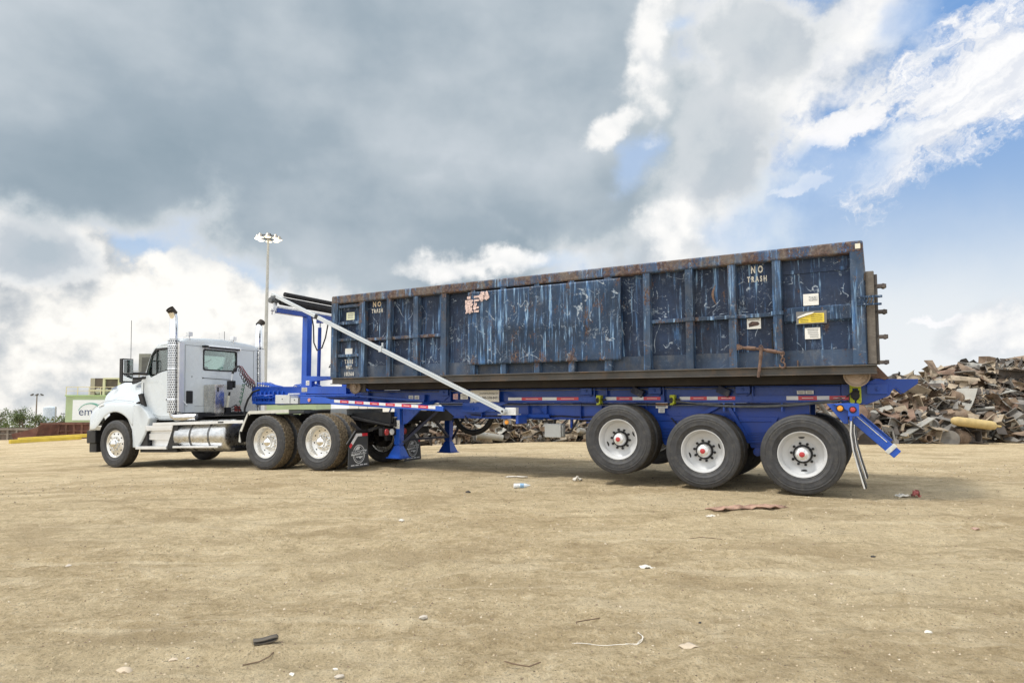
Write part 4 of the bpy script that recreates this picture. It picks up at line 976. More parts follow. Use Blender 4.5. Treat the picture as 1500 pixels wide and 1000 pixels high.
# ---------------------------------------------------------------- tractor
trk=empty('semi_truck',(-3.5435+math.sin(.4537)*1.26,12.0362+math.cos(.4537)*1.26,-.035),(0,.0328,math.pi-.4537))
tag(trk,'white day-cab semi truck with chrome exhaust stacks coupled to the blue trailer','truck')
def perf_mat():
    m=bpy.data.materials.new('perforated_chrome'); m.use_nodes=True; t=NT(m.node_tree); b=t.n['Principled BSDF']
    oc=t.n.new('ShaderNodeTexCoord').outputs['Generated']; x,y,z=t.sep(oc)
    a=t.m('MULTIPLY',t.m('ARCTAN2',t.m('SUBTRACT',y,.5),t.m('SUBTRACT',x,.5)),2.864)  # 28 holes round
    zz=t.m('MULTIPLY',z,30.0); row=t.m('FLOOR',zz)
    u=t.m('SUBTRACT',t.m('FRACT',t.m('ADD',a,t.m('MULTIPLY',row,.5))),.5); v=t.m('SUBTRACT',t.m('FRACT',zz),.5)
    d=t.m('SQRT',t.m('ADD',t.m('MULTIPLY',u,u),t.m('MULTIPLY',v,v)))
    h=t.ss(d,.36,.28)
    t.l.new(t.mix(h,(.62,.63,.64,1),(.03,.03,.03,1)),b.inputs['Base Color']); t.l.new(t.m('SUBTRACT',1.0,h),b.inputs['Metallic']); b.inputs['Roughness'].default_value=.2
    return m
def build_truck(r):
    # frame
    m=MB()
    for s in (1,-1): m.box(-1.05,6.7,*sorted((s*.38,s*.45)),.80,1.04)
    for x in (-1.0,-.2,.66,1.6,3.0,5.2,6.6): m.box(x-.06,x+.06,-.38,.38,.84,1.0)
    m.build('chassis_frame',DKST,r,bevel=.004,segs=1)
    m=MB()
    for x in (0,1.32):
        m.tube([(x,-1.0,.525),(x,1.0,.525)],.085,16); m.lathe([(.0001,-.22),(.14,-.2),(.20,-.08),(.20,.08),(.14,.2),(.0001,.22)],(x,0,.53),'y',24)
        for s in (1,-1): m.cyl((x,0,.525),.20,*sorted((s*.62,s*.9)),seg=24); m.cyl((x-.28,0,.78),.13,*sorted((s*.30,s*.5)),seg=16)
    for s in (1,-1):
        m.beam((-.5,s*.55,.62),(.4,s*.55,.60),.09,.08); m.beam((.85,s*.55,.62),(1.7,s*.55,.60),.09,.08)
    m.lathe([(.10,-.05),(.10,.05)],( -.3,0,.5),'x',12)
    m.build('drive_axle',DKST,r)
    m=MB(); m.tube([(5.86,-1.0,.50),(5.86,1.0,.50)],.07,12); m.box(5.4,6.3,-.5,.5,.55,.75); m.build('steer_axle',DKST,r)
    for x in (0,1.32):
        for s in (1,-1):
            make_wheel('drive',r,x,s*1.12,.525,s,True,.4+x); make_wheel('drive',r,x,s*.785,.525,s,False,x*.7)
    for s in (1,-1): make_wheel('steer',r,5.86,s*1.12,.525,s,True,.3)
    # fifth wheel and ramps
    m=MB(); m.lathe([(.0001,1.08),(.45,1.08),(.46,1.10),(.45,1.13),(.0001,1.14)],(.60,0,0),'z',28); m.box(.2,1.0,-.42,.42,1.0,1.08); m.prism([(.25,1.10),(.25,1.04),(-.35,.96),(-.35,1.0)],-.42,-.15); m.prism([(.25,1.10),(.25,1.04),(-.35,.96),(-.35,1.0)],.15,.42)
    m.build('fifth_wheel',DKST,r,bevel=.006)
    # roof and cab shell
    X=[4.97,4.90,4.80,4.62,4.45,4.2,4.06,3.99,3.965]
    T=[2.585,2.665,2.725,2.765,2.785,2.80,2.795,2.77,2.72]
    S=[2.55,2.60,2.645,2.665,2.67,2.665,2.66,2.655,2.65]
    secs=[]
    for x,tt,ss_ in zip(X,T,S):
        sh=min(1.0,max(0,(5.0-x)/.25)); sh2=min(1,max(.25,(x-1.80)/.16)); k=1.0
        h=[(1.035,ss_-.012),(1.035,ss_+.15*(tt-ss_)),(1.02,ss_+.4*(tt-ss_)),(.985,ss_+.62*(tt-ss_)),(.93,ss_+.78*(tt-ss_)),(.80,tt-.01),(.4,tt+.02),(0,tt+.03)]
        f=.93+.07*sh
        secs.append([(x,y*f,z) for y,z in h]+[(x,-y*f,z) for y,z in reversed(h[:-1])])
    m=MB(); m.loft(secs,cap=True); m.build('roof',WHITE,r,angle=30)
    side=[(3.985,1.16),(4.06,1.10),(4.15,1.015),(4.67,1.02),(4.97,1.10),(5.20,1.25),(5.31,1.36),(5.30,1.90),(5.14,2.12),(4.97,2.50),(4.91,2.585),(4.80,2.635),(4.62,2.655),(4.45,2.66),(4.1,2.655),(3.985,2.65)]
    w1=[(4.83,2.575),(4.24,2.575),(4.24,2.12),(4.55,2.085),(4.75,2.045),(4.93,1.97),(5.10,1.945),(5.105,2.10),(4.965,2.44)]
    for s in (1,-1):
        m=MB(); m.prism(side,*sorted((s*.995,s*1.03)),holes=[w1]); m.build('cab_side',WHITE,r,bevel=.006,segs=2)
        for hole,nm in ((w1,'door_window'),):
            c=(sum(p[0] for p in hole)/len(hole),sum(p[1] for p in hole)/len(hole)); big=[(c[0]+(p[0]-c[0])*1.035,c[1]+(p[1]-c[1])*1.05) for p in hole]; sm=[(c[0]+(p[0]-c[0])*.955,c[1]+(p[1]-c[1])*.93) for p in hole]
            f=MB(); f.prism(big,*sorted((s*1.026,s*1.037)),holes=[sm]); fo=f.build(nm,BLK,r)
            g=MB(); g.prism(big,*sorted((s*1.005,s*1.012))); g.build('pane',GLS,fo)
    m=MB(); m.box(4.78,4.80,1.015,1.036,2.0,2.60); m.build('window_divider',BLK,r)
    w3=[(.46,2.555),(-.36,2.555),(-.385,2.545),(-.40,2.52),(-.40,2.14),(-.385,2.11),(-.36,2.10),(.46,2.10),(.485,2.11),(.50,2.14),(.50,2.52),(.485,2.545)]
    m=MB(); m.prism([(1.0,1.16),(1.0,2.60),(.97,2.64),(-.97,2.64),(-1.0,2.60),(-1.0,1.16)],3.965,3.995,'x',holes=[w3]); m.build('rear_wall',WHITE,r,bevel=.008)
    for q in (1,-1): MB().lathe([(.035,1.16),(.035,2.655)],(4.0,q*.998,0),'z',20).build('corner_trim',WHITE,r,recalc=False)
    sc=lambda k: [(.05+(p[0]-.05)*k,2.33+(p[1]-2.33)*(1+(k-1)*1.8)) for p in w3]
    f=MB(); f.prism(sc(1.03),3.957,3.968,'x',holes=[sc(.955)]); fo=f.build('rear_window',BLK,r); MB().prism(sc(1.02),3.975,3.98,'x').build('pane',GLS,fo)
    m=MB(); m.box(4.0,5.2,-.98,.98,1.13,1.17); m.prism([(5.16,1.15),(5.30,1.15),(5.30,1.95),(5.16,1.95)],-.99,.99); m.build('cab_floor',BLK,r)
    # door skin line, sill, vent, handle
    m=MB()
    dl=[(4.16,2.62),(4.16,1.045),(4.17,1.04),(4.66,1.04),(4.95,1.13),(5.17,1.30),(5.21,1.42),(5.21,1.86)]
    for a,b in zip(dl[:-1],dl[1:]): m.beam((a[0],1.0305,a[1]),(b[0],1.0305,b[1]),.012,.016,up=(0,1,0))
    m.build('door_seam',mat('panel_gap',(.10,.11,.12),.8),r)
    m=MB(); m.prism([(5.18,1.46),(5.16,2.0),(5.02,2.02),(4.96,1.96),(4.6,2.06),(4.24,2.08),(4.20,2.06),(4.20,1.12),(4.22,1.09),(4.66,1.10),(4.92,1.17),(5.12,1.33)],1.028,1.046); m.build('door',WHITE,r,bevel=.014,segs=3)
    m=MB(); m.box(4.28,4.44,1.046,1.056,1.44,1.50); m.mat(1).box(4.29,4.43,1.052,1.075,1.475,1.495); m.build('door_handle',[BLK,CHR],r,bevel=.004)
    m=MB(); m.box(3.945,3.966,.77,.93,1.36,1.63); m.build('vent',BLK,r,bevel=.012)
    m=MB(); m.tube([(3.96,.99,1.90),(3.93,1.02,1.87),(3.93,1.03,1.42),(3.93,.93,1.32),(3.96,.91,1.31)],.011,8); m.build('grab_handle',CHR,r)
    m=MB(); m.beam((3.963,.50,1.92),(3.963,-.30,1.90),.012,.010); m.cyl((3.962,.515,1.92),.014,-.012,.012,ax='x',seg=8); m.box(3.958,3.964,.78,.80,1.93,1.95); m.build('wall_trim',BLK,r)
    m=MB(); m.box(3.961,3.966,.955,.960,1.17,2.62); m.box(3.961,3.966,-.90,-.895,1.17,2.62); m.box(3.961,3.966,-.95,.95,2.615,2.62); m.box(3.961,3.966,-.98,.72,1.30,1.304); m.build('body_seam',mat('panel_gap',(.10,.11,.12),.8),r)
    m=MB(); m.box(2.0,3.95,-.36,.36,.86,1.06); m.box(3.6,4.1,-.9,.9,1.02,1.14); m.build('cab_mount',BLK,r)
    m=MB(); m.box(2.35,3.95,-.55,.80,1.062,1.078); m.build('deck_cover',DKST,r)
    m=MB(); m.tube([(3.90,.44,2.62),(3.90,-.42,2.62)],.032,12); m.box(3.88,3.966,-.46,-.42,2.58,2.65); m.mat(1).box(3.86,3.966,.44,.54,2.60,2.64); m.tube([(3.90,.42,2.615),(3.90,-.42,2.615)],.034,6,True); m.build('window_shade',[ALUS,BLK],r,bevel=.004)
    # windscreen and pillars
    m=MB(); m.loft([[(5.29-.12*(abs(k)/6)**2.2,k*.155,1.93),(5.10-.12*(abs(k)/6)**2.2,k*.152,2.30),(4.93-.05*(abs(k)/6)**2,k*.15,2.62)] for k in range(-6,7)]); m.build('windscreen',GLS,r,recalc=False)
    m=MB()
    for s in (1,-1): m.beam((5.24,s*.955,1.93),(4.88,s*.94,2.62),.07,.08,up=(0,s,0))
    m.build('pillar',WHITE,r,bevel=.012)
    m=MB(); m.prism([(5.06,2.70),(4.80,2.745),(4.80,2.765),(5.08,2.72)],-.80,.80); m.build('sun_visor',mat('tinted_visor',(.22,.23,.24),.2,coat=.5),r,bevel=.006)
    # cab interior
    SEAT=mat('dark_seat_cloth',(.035,.037,.042),.9,var=.2)
    for y in (.52,-.52):
        m=MB(); m.box(4.15,4.65,y-.26,y+.26,1.50,1.66); m.prism([(4.10,1.60),(4.22,1.60),(4.14,2.18),(4.05,2.18)],y-.24,y+.24); m.prism([(4.06,2.16),(4.13,2.16),(4.12,2.34),(4.05,2.34)],y-.12,y+.12); m.build('seat',SEAT,r,bevel=.04,segs=3)
    m=MB(); m.prism([(4.75,1.2),(5.16,1.2),(5.16,1.95),(4.9,2.0),(4.72,1.85)],-.97,.97); m.build('dashboard',BLK,r,bevel=.03)
    m=MB(); m.lathe([(.21,-.015),(.235,-.012),(.235,.012),(.21,.015)],(4.60,.52,1.88),'x',28,close=True); m.box(4.57,4.60,.32,.72,1.86,1.90); m.build('steering_wheel',BLK,r)
    # hood and fenders
    st=[(5.32,1.185,1.42,2.06,.84),(5.45,1.19,1.44,2.05,.82),(5.60,1.20,1.46,2.03,.79),(5.80,1.20,1.47,2.005,.755),(6.00,1.20,1.485,2.01,.745),(6.20,1.20,1.48,1.99,.73),(6.38,1.20,1.46,1.97,.72),(6.52,1.198,1.43,1.955,.71),(6.65,1.19,1.39,1.935,.70),(6.78,1.175,1.345,1.90,.69),(6.90,1.145,1.295,1.86,.68),(7.00,1.10,1.25,1.82,.67),(7.10,1.04,1.20,1.775,.66),(7.17,.98,1.15,1.74,.65),(7.22,.92,1.11,1.70,.64),(7.25,.87,1.07,1.62,.62),(7.262,.82,1.03,1.50,.58)]
    secs=[]
    for x,ym,zf,tp,wd in st:
        zb=.55+math.sqrt(max(0,.69**2-(x-5.95)**2)) if abs(x-5.95)<.69 else .60
        zb=max(zb,.84); 
        if zb>zf-.10: zb=zf-.10
        h=[(ym,zb),(ym,zb+.35*(zf-.10-zb)),(ym-.004,zf-.10),(ym-.03,zf-.035),(ym-.09,zf+.01),(ym-.17,zf+.03),(wd+.12+(.0 if ym>1.1 else -.1),min(zf+.07,tp-.12)),(wd+.03,min(zf+.16,tp-.10)),(wd-.005,tp-.12),(wd-.06,tp-.04),(wd-.18,tp-.005),(wd-.35,tp+.01),(0,tp+.02)]
        h=[(y,z) for y,z in h]
        for i in range(1,len(h)):
            if h[i][0]>h[i-1][0]: h[i]=(h[i-1][0]-.002,h[i][1])
        secs.append([(x,y,z) for y,z in h]+[(x,-y,z) for y,z in reversed(h[:-1])])
    m=MB(); m.loft(secs); m.build('hood',WHITE,r,angle=50,thick=.012,recalc=False,sub=1)
    m=MB(); m.prism([(7.255,.88),(7.275,1.50),(7.22,1.60),(7.18,1.60),(7.18,.88)],-.52,.52)
    for i in range(9): m.box(7.262,7.285,-.44+i*.11-.01,-.44+i*.11+.01,.92,1.45)
    m.build('grille',[CHR],r,bevel=.004)
    for s in (1,-1):
        m=MB(); m.prism([(5.555,1.085),(5.46,.95),(5.38,.82),(5.35,.60),(5.35,.43),(5.20,.43),(5.05,.56),(4.93,.72),(4.85,.90),(4.78,1.06),(4.90,1.20),(5.10,1.35),(5.315,1.40),(5.32,1.34),(5.40,1.22),(5.46,1.12)],*sorted((s*.98,s*1.185))); m.build('fender_skirt',WHITE,r,bevel=.03,segs=3)
        m=MB(); P=[(5.95+.66*math.cos(t),.55+.66*math.sin(t)) for t in [math.pi*(i/16) for i in range(17)]]
        m.loft([[(x,s*.55,z) for x,z in P],[(x,s*1.15,z) for x,z in P]]); m.build('wheel_arch_liner',BLK,r,recalc=False)
        m=MB(); m.prism([(4.88,1.60),(5.12,1.43),(5.17,1.46),(4.97,1.62)],*sorted((s*1.04,s*1.10))); 
        m=MB(); m.prism([(5.31,1.60),(5.19,1.62),(5.06,1.34),(5.12,1.30),(5.20,1.36)],*sorted((s*1.03,s*1.10))); m.build('hood_latch',BLK,r,bevel=.006)
        m=MB(); m.prism([(5.40,2.06),(5.95,1.93),(5.90,1.86),(5.42,1.96)],*sorted((s*.79,s*.835))); 
        m.build('cowl_wedge',BLK,r,bevel=.006)  # black wedge on each hood side by the cowl
        m=MB(); m.prism([(6.35,1.395),(6.55,1.355),(6.55,1.39),(6.35,1.43)],*sorted((s*1.19,s*1.206))); m.build('marker_lamp',mat('pearl_lens',(.75,.78,.80),.2,coat=.6),r,bevel=.006)
        m=MB(); m.lathe([(.0001,.0),(.10,.0),(.12,-.05)],(7.16,s*.80,1.06),'x',20); m.build('headlight',LWH,r)
    m=MB(); m.prism([(6.71,1.15),(7.02,1.15),(7.24,1.02),(7.34,.70),(7.36,0),(7.34,-.70),(7.24,-1.02),(7.02,-1.15),(6.71,-1.15),(6.71,-1.05),(7.0,-1.0),(7.0,1.0),(6.71,1.05)],.54,.83,'z'); m.prism([(6.75,1.10),(7.0,1.10),(7.18,.98),(7.26,.70),(7.26,-.70),(7.18,-.98),(7.0,-1.10),(6.75,-1.10)],.33,.54,'z'); m.build('bumper',BLK,r,bevel=.015,segs=2)
    text('T880',.085,(6.70,.735,1.80),mat('chrome_grey_badge',(.30,.34,.42),.3,.6),r,name='badge',xd=(-.965,-.12,.26),yd=(.26,0,.965),sx=1.0,ext=.004,bold=.002)
    text('KENWORTH',.055,(5.62,.815,1.80),mat('chrome_grey_badge',(.30,.34,.42),.3,.6),r,name='badge',ext=.004)
    for q in (1,-1):
        m=MB(); m.beam((5.315,q*1.04,1.42),(5.315,q*.86,1.98),.012,.02,up=(1,0,0)); m.beam((5.315,q*.86,1.98),(5.315,q*.5,2.07),.012,.02,up=(1,0,0)); m.build('hood_seam',mat('panel_gap',(.10,.11,.12),.8),r)
    # hood side crease, inlet and cowl hinge details
    for q in (1,-1):
        m=MB(); m.tube([(6.9,q*1.12,1.305),(6.65,q*1.165,1.40),(6.38,q*1.175,1.475),(6.0,q*1.175,1.50),(5.6,q*1.175,1.475),(5.35,q*1.165,1.44)],.006,6); m.build('hood_crease',mat('crease_shade_grey',(.40,.44,.48),.4),r)  # bead in a darker cab white, painting in the shade of the crease
    m=MB(); m.tube([(5.30,.55,2.09),(5.12,.30,2.32),(5.05,.05,2.48)],.010,6); m.tube([(5.30,-.1,2.10),(5.12,-.35,2.32),(5.05,-.6,2.46)],.010,6); m.build('wiper',BLK,r)
    # air tanks and brackets between chassis and trailer neck
    m=MB(); m.box(.95,1.35,.25,.60,1.06,1.135); m.cyl((1.2,0,.96),.11,-.36,.36); m.box(-.15,.25,-.5,.62,1.0,1.12); m.build('air_tank',mat('grey_air_tank',(.20,.22,.24),.5,.4,dirt=.4),r,bevel=.006)
    # mirrors with arms
    for s in (1,-1):
        m=MB(); y0,y1=sorted((s*1.22,s*1.47)); m.mat(0).box(5.30,5.40,y0,y1,1.86,2.38); m.mat(1).box(5.288,5.30,y0+.02,y1-.02,2.06,2.355); m.box(5.288,5.30,y0+.02,y1-.02,1.885,2.03)
        m.build('mirror',[BLK,MIRR],r,bevel=.02,segs=3)
        m=MB(); m.tube([(5.34,s*1.24,2.06),(5.25,s*1.12,2.06),(5.12,s*1.02,2.05)],.030,8); m.tube([(5.34,s*1.24,1.95),(5.25,s*1.12,1.95),(5.12,s*1.02,1.97)],.028,8); m.build('mirror_arm',BLK,r)
        m=MB(); m.tube([(5.36,s*1.24,2.06),(5.36,s*1.24,3.24)],.006,6); m.build('whip_antenna',BLK,r)
    # exhaust stacks
    PERF=perf_mat()
    for s in (1,-1):
        y=s*1.16; x=4.07
        m=MB(); m.lathe([(.112,1.16),(.112,2.71)],(x,y,0),'z',32); m.build('heat_shield',PERF,r,recalc=False)
        m=MB(); m.lathe([(.085,1.20),(.085,2.74)],(x,y,0),'z',20); m.build('muffler',ALUS,r)
        m=MB(); P=[(x,y,2.66),(x,y,2.95),(x,y,3.08),(x,y,3.14)]; rr=[.085,.085,.080,.078]
        for i in range(1,7): t=i/6*R(48); P.append((x,y+s*.26*(1-math.cos(t)),3.14+.26*math.sin(t)+.004*i)); rr.append(.078)
        m.tube(P,rr,20,caps=False); m.build('exhaust_pipe',CHR,r)
        m=MB(); m.tube([tuple(Vector(P[-1])-Vector((0,s*.09,.085))),P[-1],tuple(Vector(P[-1])+Vector((0,s*.02,.02)))],[.081,.083,.083],20,False); m.tube([P[-2],P[-1]],.070,16,True); m.build('exhaust_tip',mat('sooty_tip',(.05,.042,.035),.8,.3,var=.3),r)
        m=MB(); m.tube([(x,y,1.18),(x-.03,y,1.10),(x-.12,y,1.055),(x-.40,y,1.06),(x-.60,y-.1*s,1.06)],.075,16); m.build('exhaust_elbow',ALU,r)
        for z in (1.45,2.1,2.6):
            m=MB(); m.lathe([(.113,z-.012),(.117,z-.012),(.117,z+.012),(.113,z+.012)],(x,y,0),'z',32,close=True); m.build('clamp_band',CHR,r)
        m=MB(); m.box(x-.19,x-.125,*sorted((s*1.05,s*1.16)),1.18,2.66); m.build('stack_bracket',ALUS,r)
    # fuel tank, straps, step plates
    for s in (1,-1):
        y=s*.87
        m=MB(); m.lathe([(.0001,2.49),(.20,2.50),(.30,2.515),(.325,2.54),(.33,2.56),(.33,3.98),(.32,4.0),(.0001,4.02)],(0,y,.66),'x',48); m.build('fuel_tank',ALU,r,angle=40)
        for x in (3.50,2.95):
            m=MB(); m.lathe([(.332,x-.022),(.336,x-.022),(.336,x-.010),(.332,x-.010)],(0,y,.66),'x',48,close=True); m.lathe([(.332,x+.010),(.336,x+.010),(.336,x+.022),(.332,x+.022)],(0,y,.66),'x',48,close=True)
            m.prism([(x-.06,.985),(x+.06,.985),(x+.01,.90),(x-.01,.90)],*sorted((s*1.0,s*1.04)))
            m.build('tank_strap',mat('dark_strap',(.10,.10,.10),.5,.5),r)
        m=MB(); m.box(1.95,4.66,*sorted((s*.86,s*1.19)),.945,.965); m.box(1.95,4.66,*sorted((s*1.18,s*1.20)),.905,.966); m.mat(1).box(2.5,2.66,*sorted((s*1.199,s*1.202)),.92,.95); m.build('deck_plate',[ALUS,BLK],r,bevel=.004)
        m=MB(); m.box(2.63,3.98,*sorted((s*1.08,s*1.225)),.425,.465); m.build('tank_step',ALUS,r,bevel=.006)
        m=MB(); m.box(4.20,5.20,*sorted((s*1.0,s*1.21)),.40,.465); m.build('lower_step',ALUS,r,bevel=.006)
        m=MB(); m.prism([(4.02,.905),(4.90,.905),(4.87,.80),(4.05,.80)],*sorted((s*1.10,s*1.19)))
        m.box(4.0,4.88,*sorted((s*.90,s*1.12)),.60,.735); m.box(4.05,4.86,*sorted((s*.88,s*1.10)),.735,.80); m.box(4.1,4.86,*sorted((s*.9,s*1.06)),.47,.60)
        m.box(4.05,4.80,*sorted((s*1.191,s*1.197)),.84,.885)
        m.build('step_box',ALUS,r,bevel=.008)
        m=MB(); m.prism([(4.25,.40),(4.02,.90),(3.88,.90),(3.92,.62),(3.86,.46),(3.96,.40)],*sorted((s*.85,s*1.175))); m.prism([(4.90,.78),(4.88,.47),(5.12,.47)],*sorted((s*.9,s*1.15))); m.box(4.0,5.2,*sorted((s*.7,s*1.1)),.33,.399); m.box(2.4,4.0,*sorted((s*.5,s*1.0)),.34,.42); m.build('step_bracket',BLK,r,bevel=.004,segs=1)
    # stainless deck box and air line pole
    m=MB(); m.box(3.60,3.955,.25,.49,1.03,1.765); m.build('deck_box',mat('stained_stainless',(.62,.60,.56),.22,1,var=.25,vscale=4,dirt=.25,dirtcol=(.35,.30,.22)),r,bevel=.006)
    m=MB(); m.box(3.592,3.601,.40,.43,1.60,1.70); m.build('box_latch',BLK,r)
    m=MB(); a=3.70; m.mat(0).box(a-.06,a+.06,.03,.16,1.03,1.26); m.tube([(a,.095,1.2),(a,.02,1.61)],.022,8); m.mat(1).tube([(a,.088,1.25),(a,.045,1.52)],.033,8); m.mat(0).box(a-.05,a+.03,-.02,.07,1.66,1.86); m.box(a-.05,a+.03,-.10,-.06,1.70,1.84); m.box(a-.05,a+.03,-.10,.0,1.83,1.86); m.mat(2).tube([(a,.02,1.61),(a,-.03,1.87),(a,-.06,2.04)],.018,8); m.mat(0).tube([(a,-.055,2.02),(a,-.10,2.12),(a,-.20,2.19),(a,-.25,2.20)],.024,8)
    m.build('air_line_pole',[BLK,mat('cream_sleeve',(.72,.70,.58),.5),ALUS],r)
    def coil(pts,turns,rad,rr,mt,nm,sag=0):
        P=[]; n=turns*10; a=Vector(pts[0]); b=Vector(pts[1])
        for i in range(n+1):
            t=i/n; c=a.lerp(b,t); c.z-=sag*math.sin(math.pi*t); k=rad*min(1,8*t,8*(1-t))
            P.append((c.x+k*math.cos(2*math.pi*turns*t)*.4,c.y+k*.3*math.cos(2*math.pi*turns*t),c.z+k*math.sin(2*math.pi*turns*t)))
        m=MB(); m.tube(P,rr,6); m.build(nm,mt,r)
    coil(((3.68,-.24,2.20),(2.95,-.02,1.72)),11,.07,.009,mat('dark_red_air_line',(.16,.04,.05),.5),'coiled_air_line',.05)
    coil(((3.70,-.22,2.19),(2.90,.02,1.70)),10,.08,.008,HOSE,'coiled_air_line',.12)
    coil(((3.60,-.32,1.95),(3.68,-.24,1.30)),7,.05,.008,mat('green_air_line',(.03,.16,.08),.5),'coiled_air_line',0)
    m=MB(); m.tube([(2.80,.0,1.62),(3.0,.0,1.58),(3.15,.0,1.42),(3.25,.0,1.22),(3.25,.0,1.06)],.022,8); m.tube([(3.7,-.03,1.25),(3.66,-.12,1.32),(3.66,-.26,1.20),(3.68,-.3,1.1),(3.7,-.1,1.08)],.014,6); m.tube([(3.7,-.0,1.2),(3.62,-.14,1.25),(3.62,-.16,1.1)],.014,6); m.build('suzie_hose',HOSE,r)
    m=MB(); m.box(3.74,3.75,-.32,-.15,1.17,1.29); m.build('tag_plate',mat('red_tag',(.30,.04,.03),.5,var=.3),r)
    MB().prism([(-.96,1.17),(.20,1.17),(.20,1.78),(-.96,1.80)],3.9605,3.9645,'x').build('tread_panel',mat('rough_white_panel',(.66,.66,.62),.7,var=.15,vscale=40,bump=.8,bscale=80),r)
    # roof fittings
    for x,y,z in ((3.98,.85,2.79),(3.98,-.32,2.79)):
        m=MB(); m.box(x-.05,x+.05,y-.05,y+.05,z+.03,z+.12); m.tube([(x,y,z-.05),(x,y,z+.03)],.015,8); m.build('work_lamp',ALUS,r,bevel=.006)
    m=MB(); m.tube([(4.15,1.06,2.74),(4.0,.85,2.84)],.008,6); m.tube([(4.05,.02,2.8),(4.05,.02,2.98)],.006,6); m.tube([(4.05,.0,2.83),(4.0,-.3,2.84)],.006,6); m.build('roof_aerial',ALUS,r)
    for y in (-.6,-.3,0,.3,.6):
        m=MB(); m.lathe([(.0001,.05),(.03,.045),(.045,.02),(.05,0)],(4.62,y,2.80),'z',12); m.build('roof_lamp',AMB,r)
    m=MB(); m.prism([(4.5,2.80),(4.72,2.78),(4.70,2.84),(4.55,2.85)],.58,.66); m.build('horn',CHR,r,bevel=.006)
    # quarter fenders
    for s in (1,-1):
        P=[(2.03,.53),(2.005,.74),(1.79,1.10),(1.74,1.128),(.72,1.128)]
        m=MB(); m.mat(1)
        for a,b in zip(P[:-1],P[1:]): m.beam((a[0],s*.93,a[1]),(b[0],s*.93,b[1]),.60,.012,up=(0,0,1) if abs(b[0]-a[0])>.1 else (1,0,0))
        m.mat(0)
        for a,b in zip(P[:-1],P[1:]): m.beam((a[0],s*1.236,a[1]-.02),(b[0],s*1.236,b[1]-.02),.012,.065,up=(0,s,0)) if False else m.prism([(a[0],a[1]+.012),(b[0],b[1]+.012),(b[0]+.03*(1 if abs(b[0]-a[0])<.3 else 0)*0,b[1]-.05),(a[0]-.055*(1 if abs(b[0]-a[0])<.3 else 0),a[1]-.05*(0 if a[1]<.8 else 1))],*sorted((s*1.225,s*1.24)))
        m.build('quarter_fender',[mat('pale_fender_edge',(.62,.62,.58),.5,.2,var=.1,dirt=.3),BLK],r)
        m=MB(); m.beam((1.66,s*.45,.95),(1.66,s*1.2,1.10),.05,.03); m.build('fender_bracket',DKST,r)
    # tail: mud flap hangers, flaps, lamps
    m=MB(); m.box(-1.10,-1.02,-.75,.78,.60,.74); m.box(-1.08,-.7,-.43,.43,.84,.95); m.box(-1.12,-1.02,-.40,.40,.80,.92); m.box(-.95,-.9,.3,.45,.5,.75)
    m.prism([(-.25,.98),(-1.15,.80),(-1.15,.77),(-.25,.92)],.40,.62); m.prism([(-.25,.98),(-1.15,.80),(-1.15,.77),(-.25,.92)],-.62,-.40)
    m.build('tail_crossmember',DKST,r,bevel=.006,segs=1)
    m=MB(); m.box(-1.14,-.60,-.40,.40,.925,.94); m.build('tail_ramp_plate',mat('dusty_grey_plate',(.40,.40,.38),.6,var=.15,dirt=.4),r)
    for y,mm in ((.66,REDC),(.50,LWH),(.26,LWH),(.10,REDC)):
        m=MB(); m.mat(0).lathe([(.0001,-1.128),(.05,-1.126),(.058,-1.118),(.060,-1.10)],(0,y,.665),'x',24); m.build('tail_lamp',mm,r)
    FLAP=mat('mud_flap_rubber',(.050,.054,.060),.55,var=.15,vscale=3,dirt=.25,dirtcol=(.16,.15,.13)); LOG=mat('flap_print',(.66,.68,.70),.6,var=.08,vscale=20)
    for s,yo in ((1,0.0),(-1,.22)):
        c=.965*s+ (yo if s<0 else 0)
        def Y(v): return c+v
        xx=-.70
        m=MB(); m.prism([(Y(.30),.04),(Y(-.30),.05),(Y(-.26),.40),(Y(-.27),.66),(Y(.06*s if s>0 else -.06),.66)]+([(Y(.27),.44)] if s>0 else [])+([] if s>0 else []),xx-.012,xx,'x') if s>0 else m.prism([(Y(.30),.04),(Y(-.30),.05),(Y(-.27),.44),(Y(-.06),.66),(Y(.27),.66),(Y(.26),.40)],xx-.012,xx,'x')
        fo=m.build('mud_flap',FLAP,r,bevel=.003,segs=1)
        # emblem: ring, bar and lettering
        k=MB(); 
        k.lathe([(.155,xx-.0125),(.168,xx-.0125),(.168,xx-.0155),(.155,xx-.0155)],(0,Y(.0),.29),'x',40,close=True)
        k.lathe([(.128,xx-.0125),(.133,xx-.0125),(.133,xx-.0155),(.128,xx-.0155)],(0,Y(.0),.29),'x',40,close=True)
        k.prism([(Y(-.215),.285),(Y(.215),.27),(Y(.215),.345),(Y(-.215),.36)],xx-.0165,xx-.0145,'x')
        k.prism([(Y(.10),.36),(Y(.06),.42),(Y(.0),.435),(Y(-.03),.42),(Y(-.01),.37)],xx-.0155,xx-.013,'x')
        k.prism([(Y(.10),.25),(Y(.05),.22),(Y(.02),.235),(Y(-.03),.20),(Y(-.10),.235),(Y(-.10),.25)],xx-.0155,xx-.013,'x')
        for q in range(4): k.prism([(Y(.22-q*.12),.085),(Y(.13-q*.12),.085),(Y(.13-q*.12),.105),(Y(.22-q*.12),.105)],xx-.0155,xx-.012,'x')
        k.build('flap_emblem',LOG,fo)
        text('KENWORTH',.082,(xx-.0168,Y(0),.315),FLAP,fo,xd=(0,-1,-.035),yd=(0,0,1),bold=.003,sx=.92)
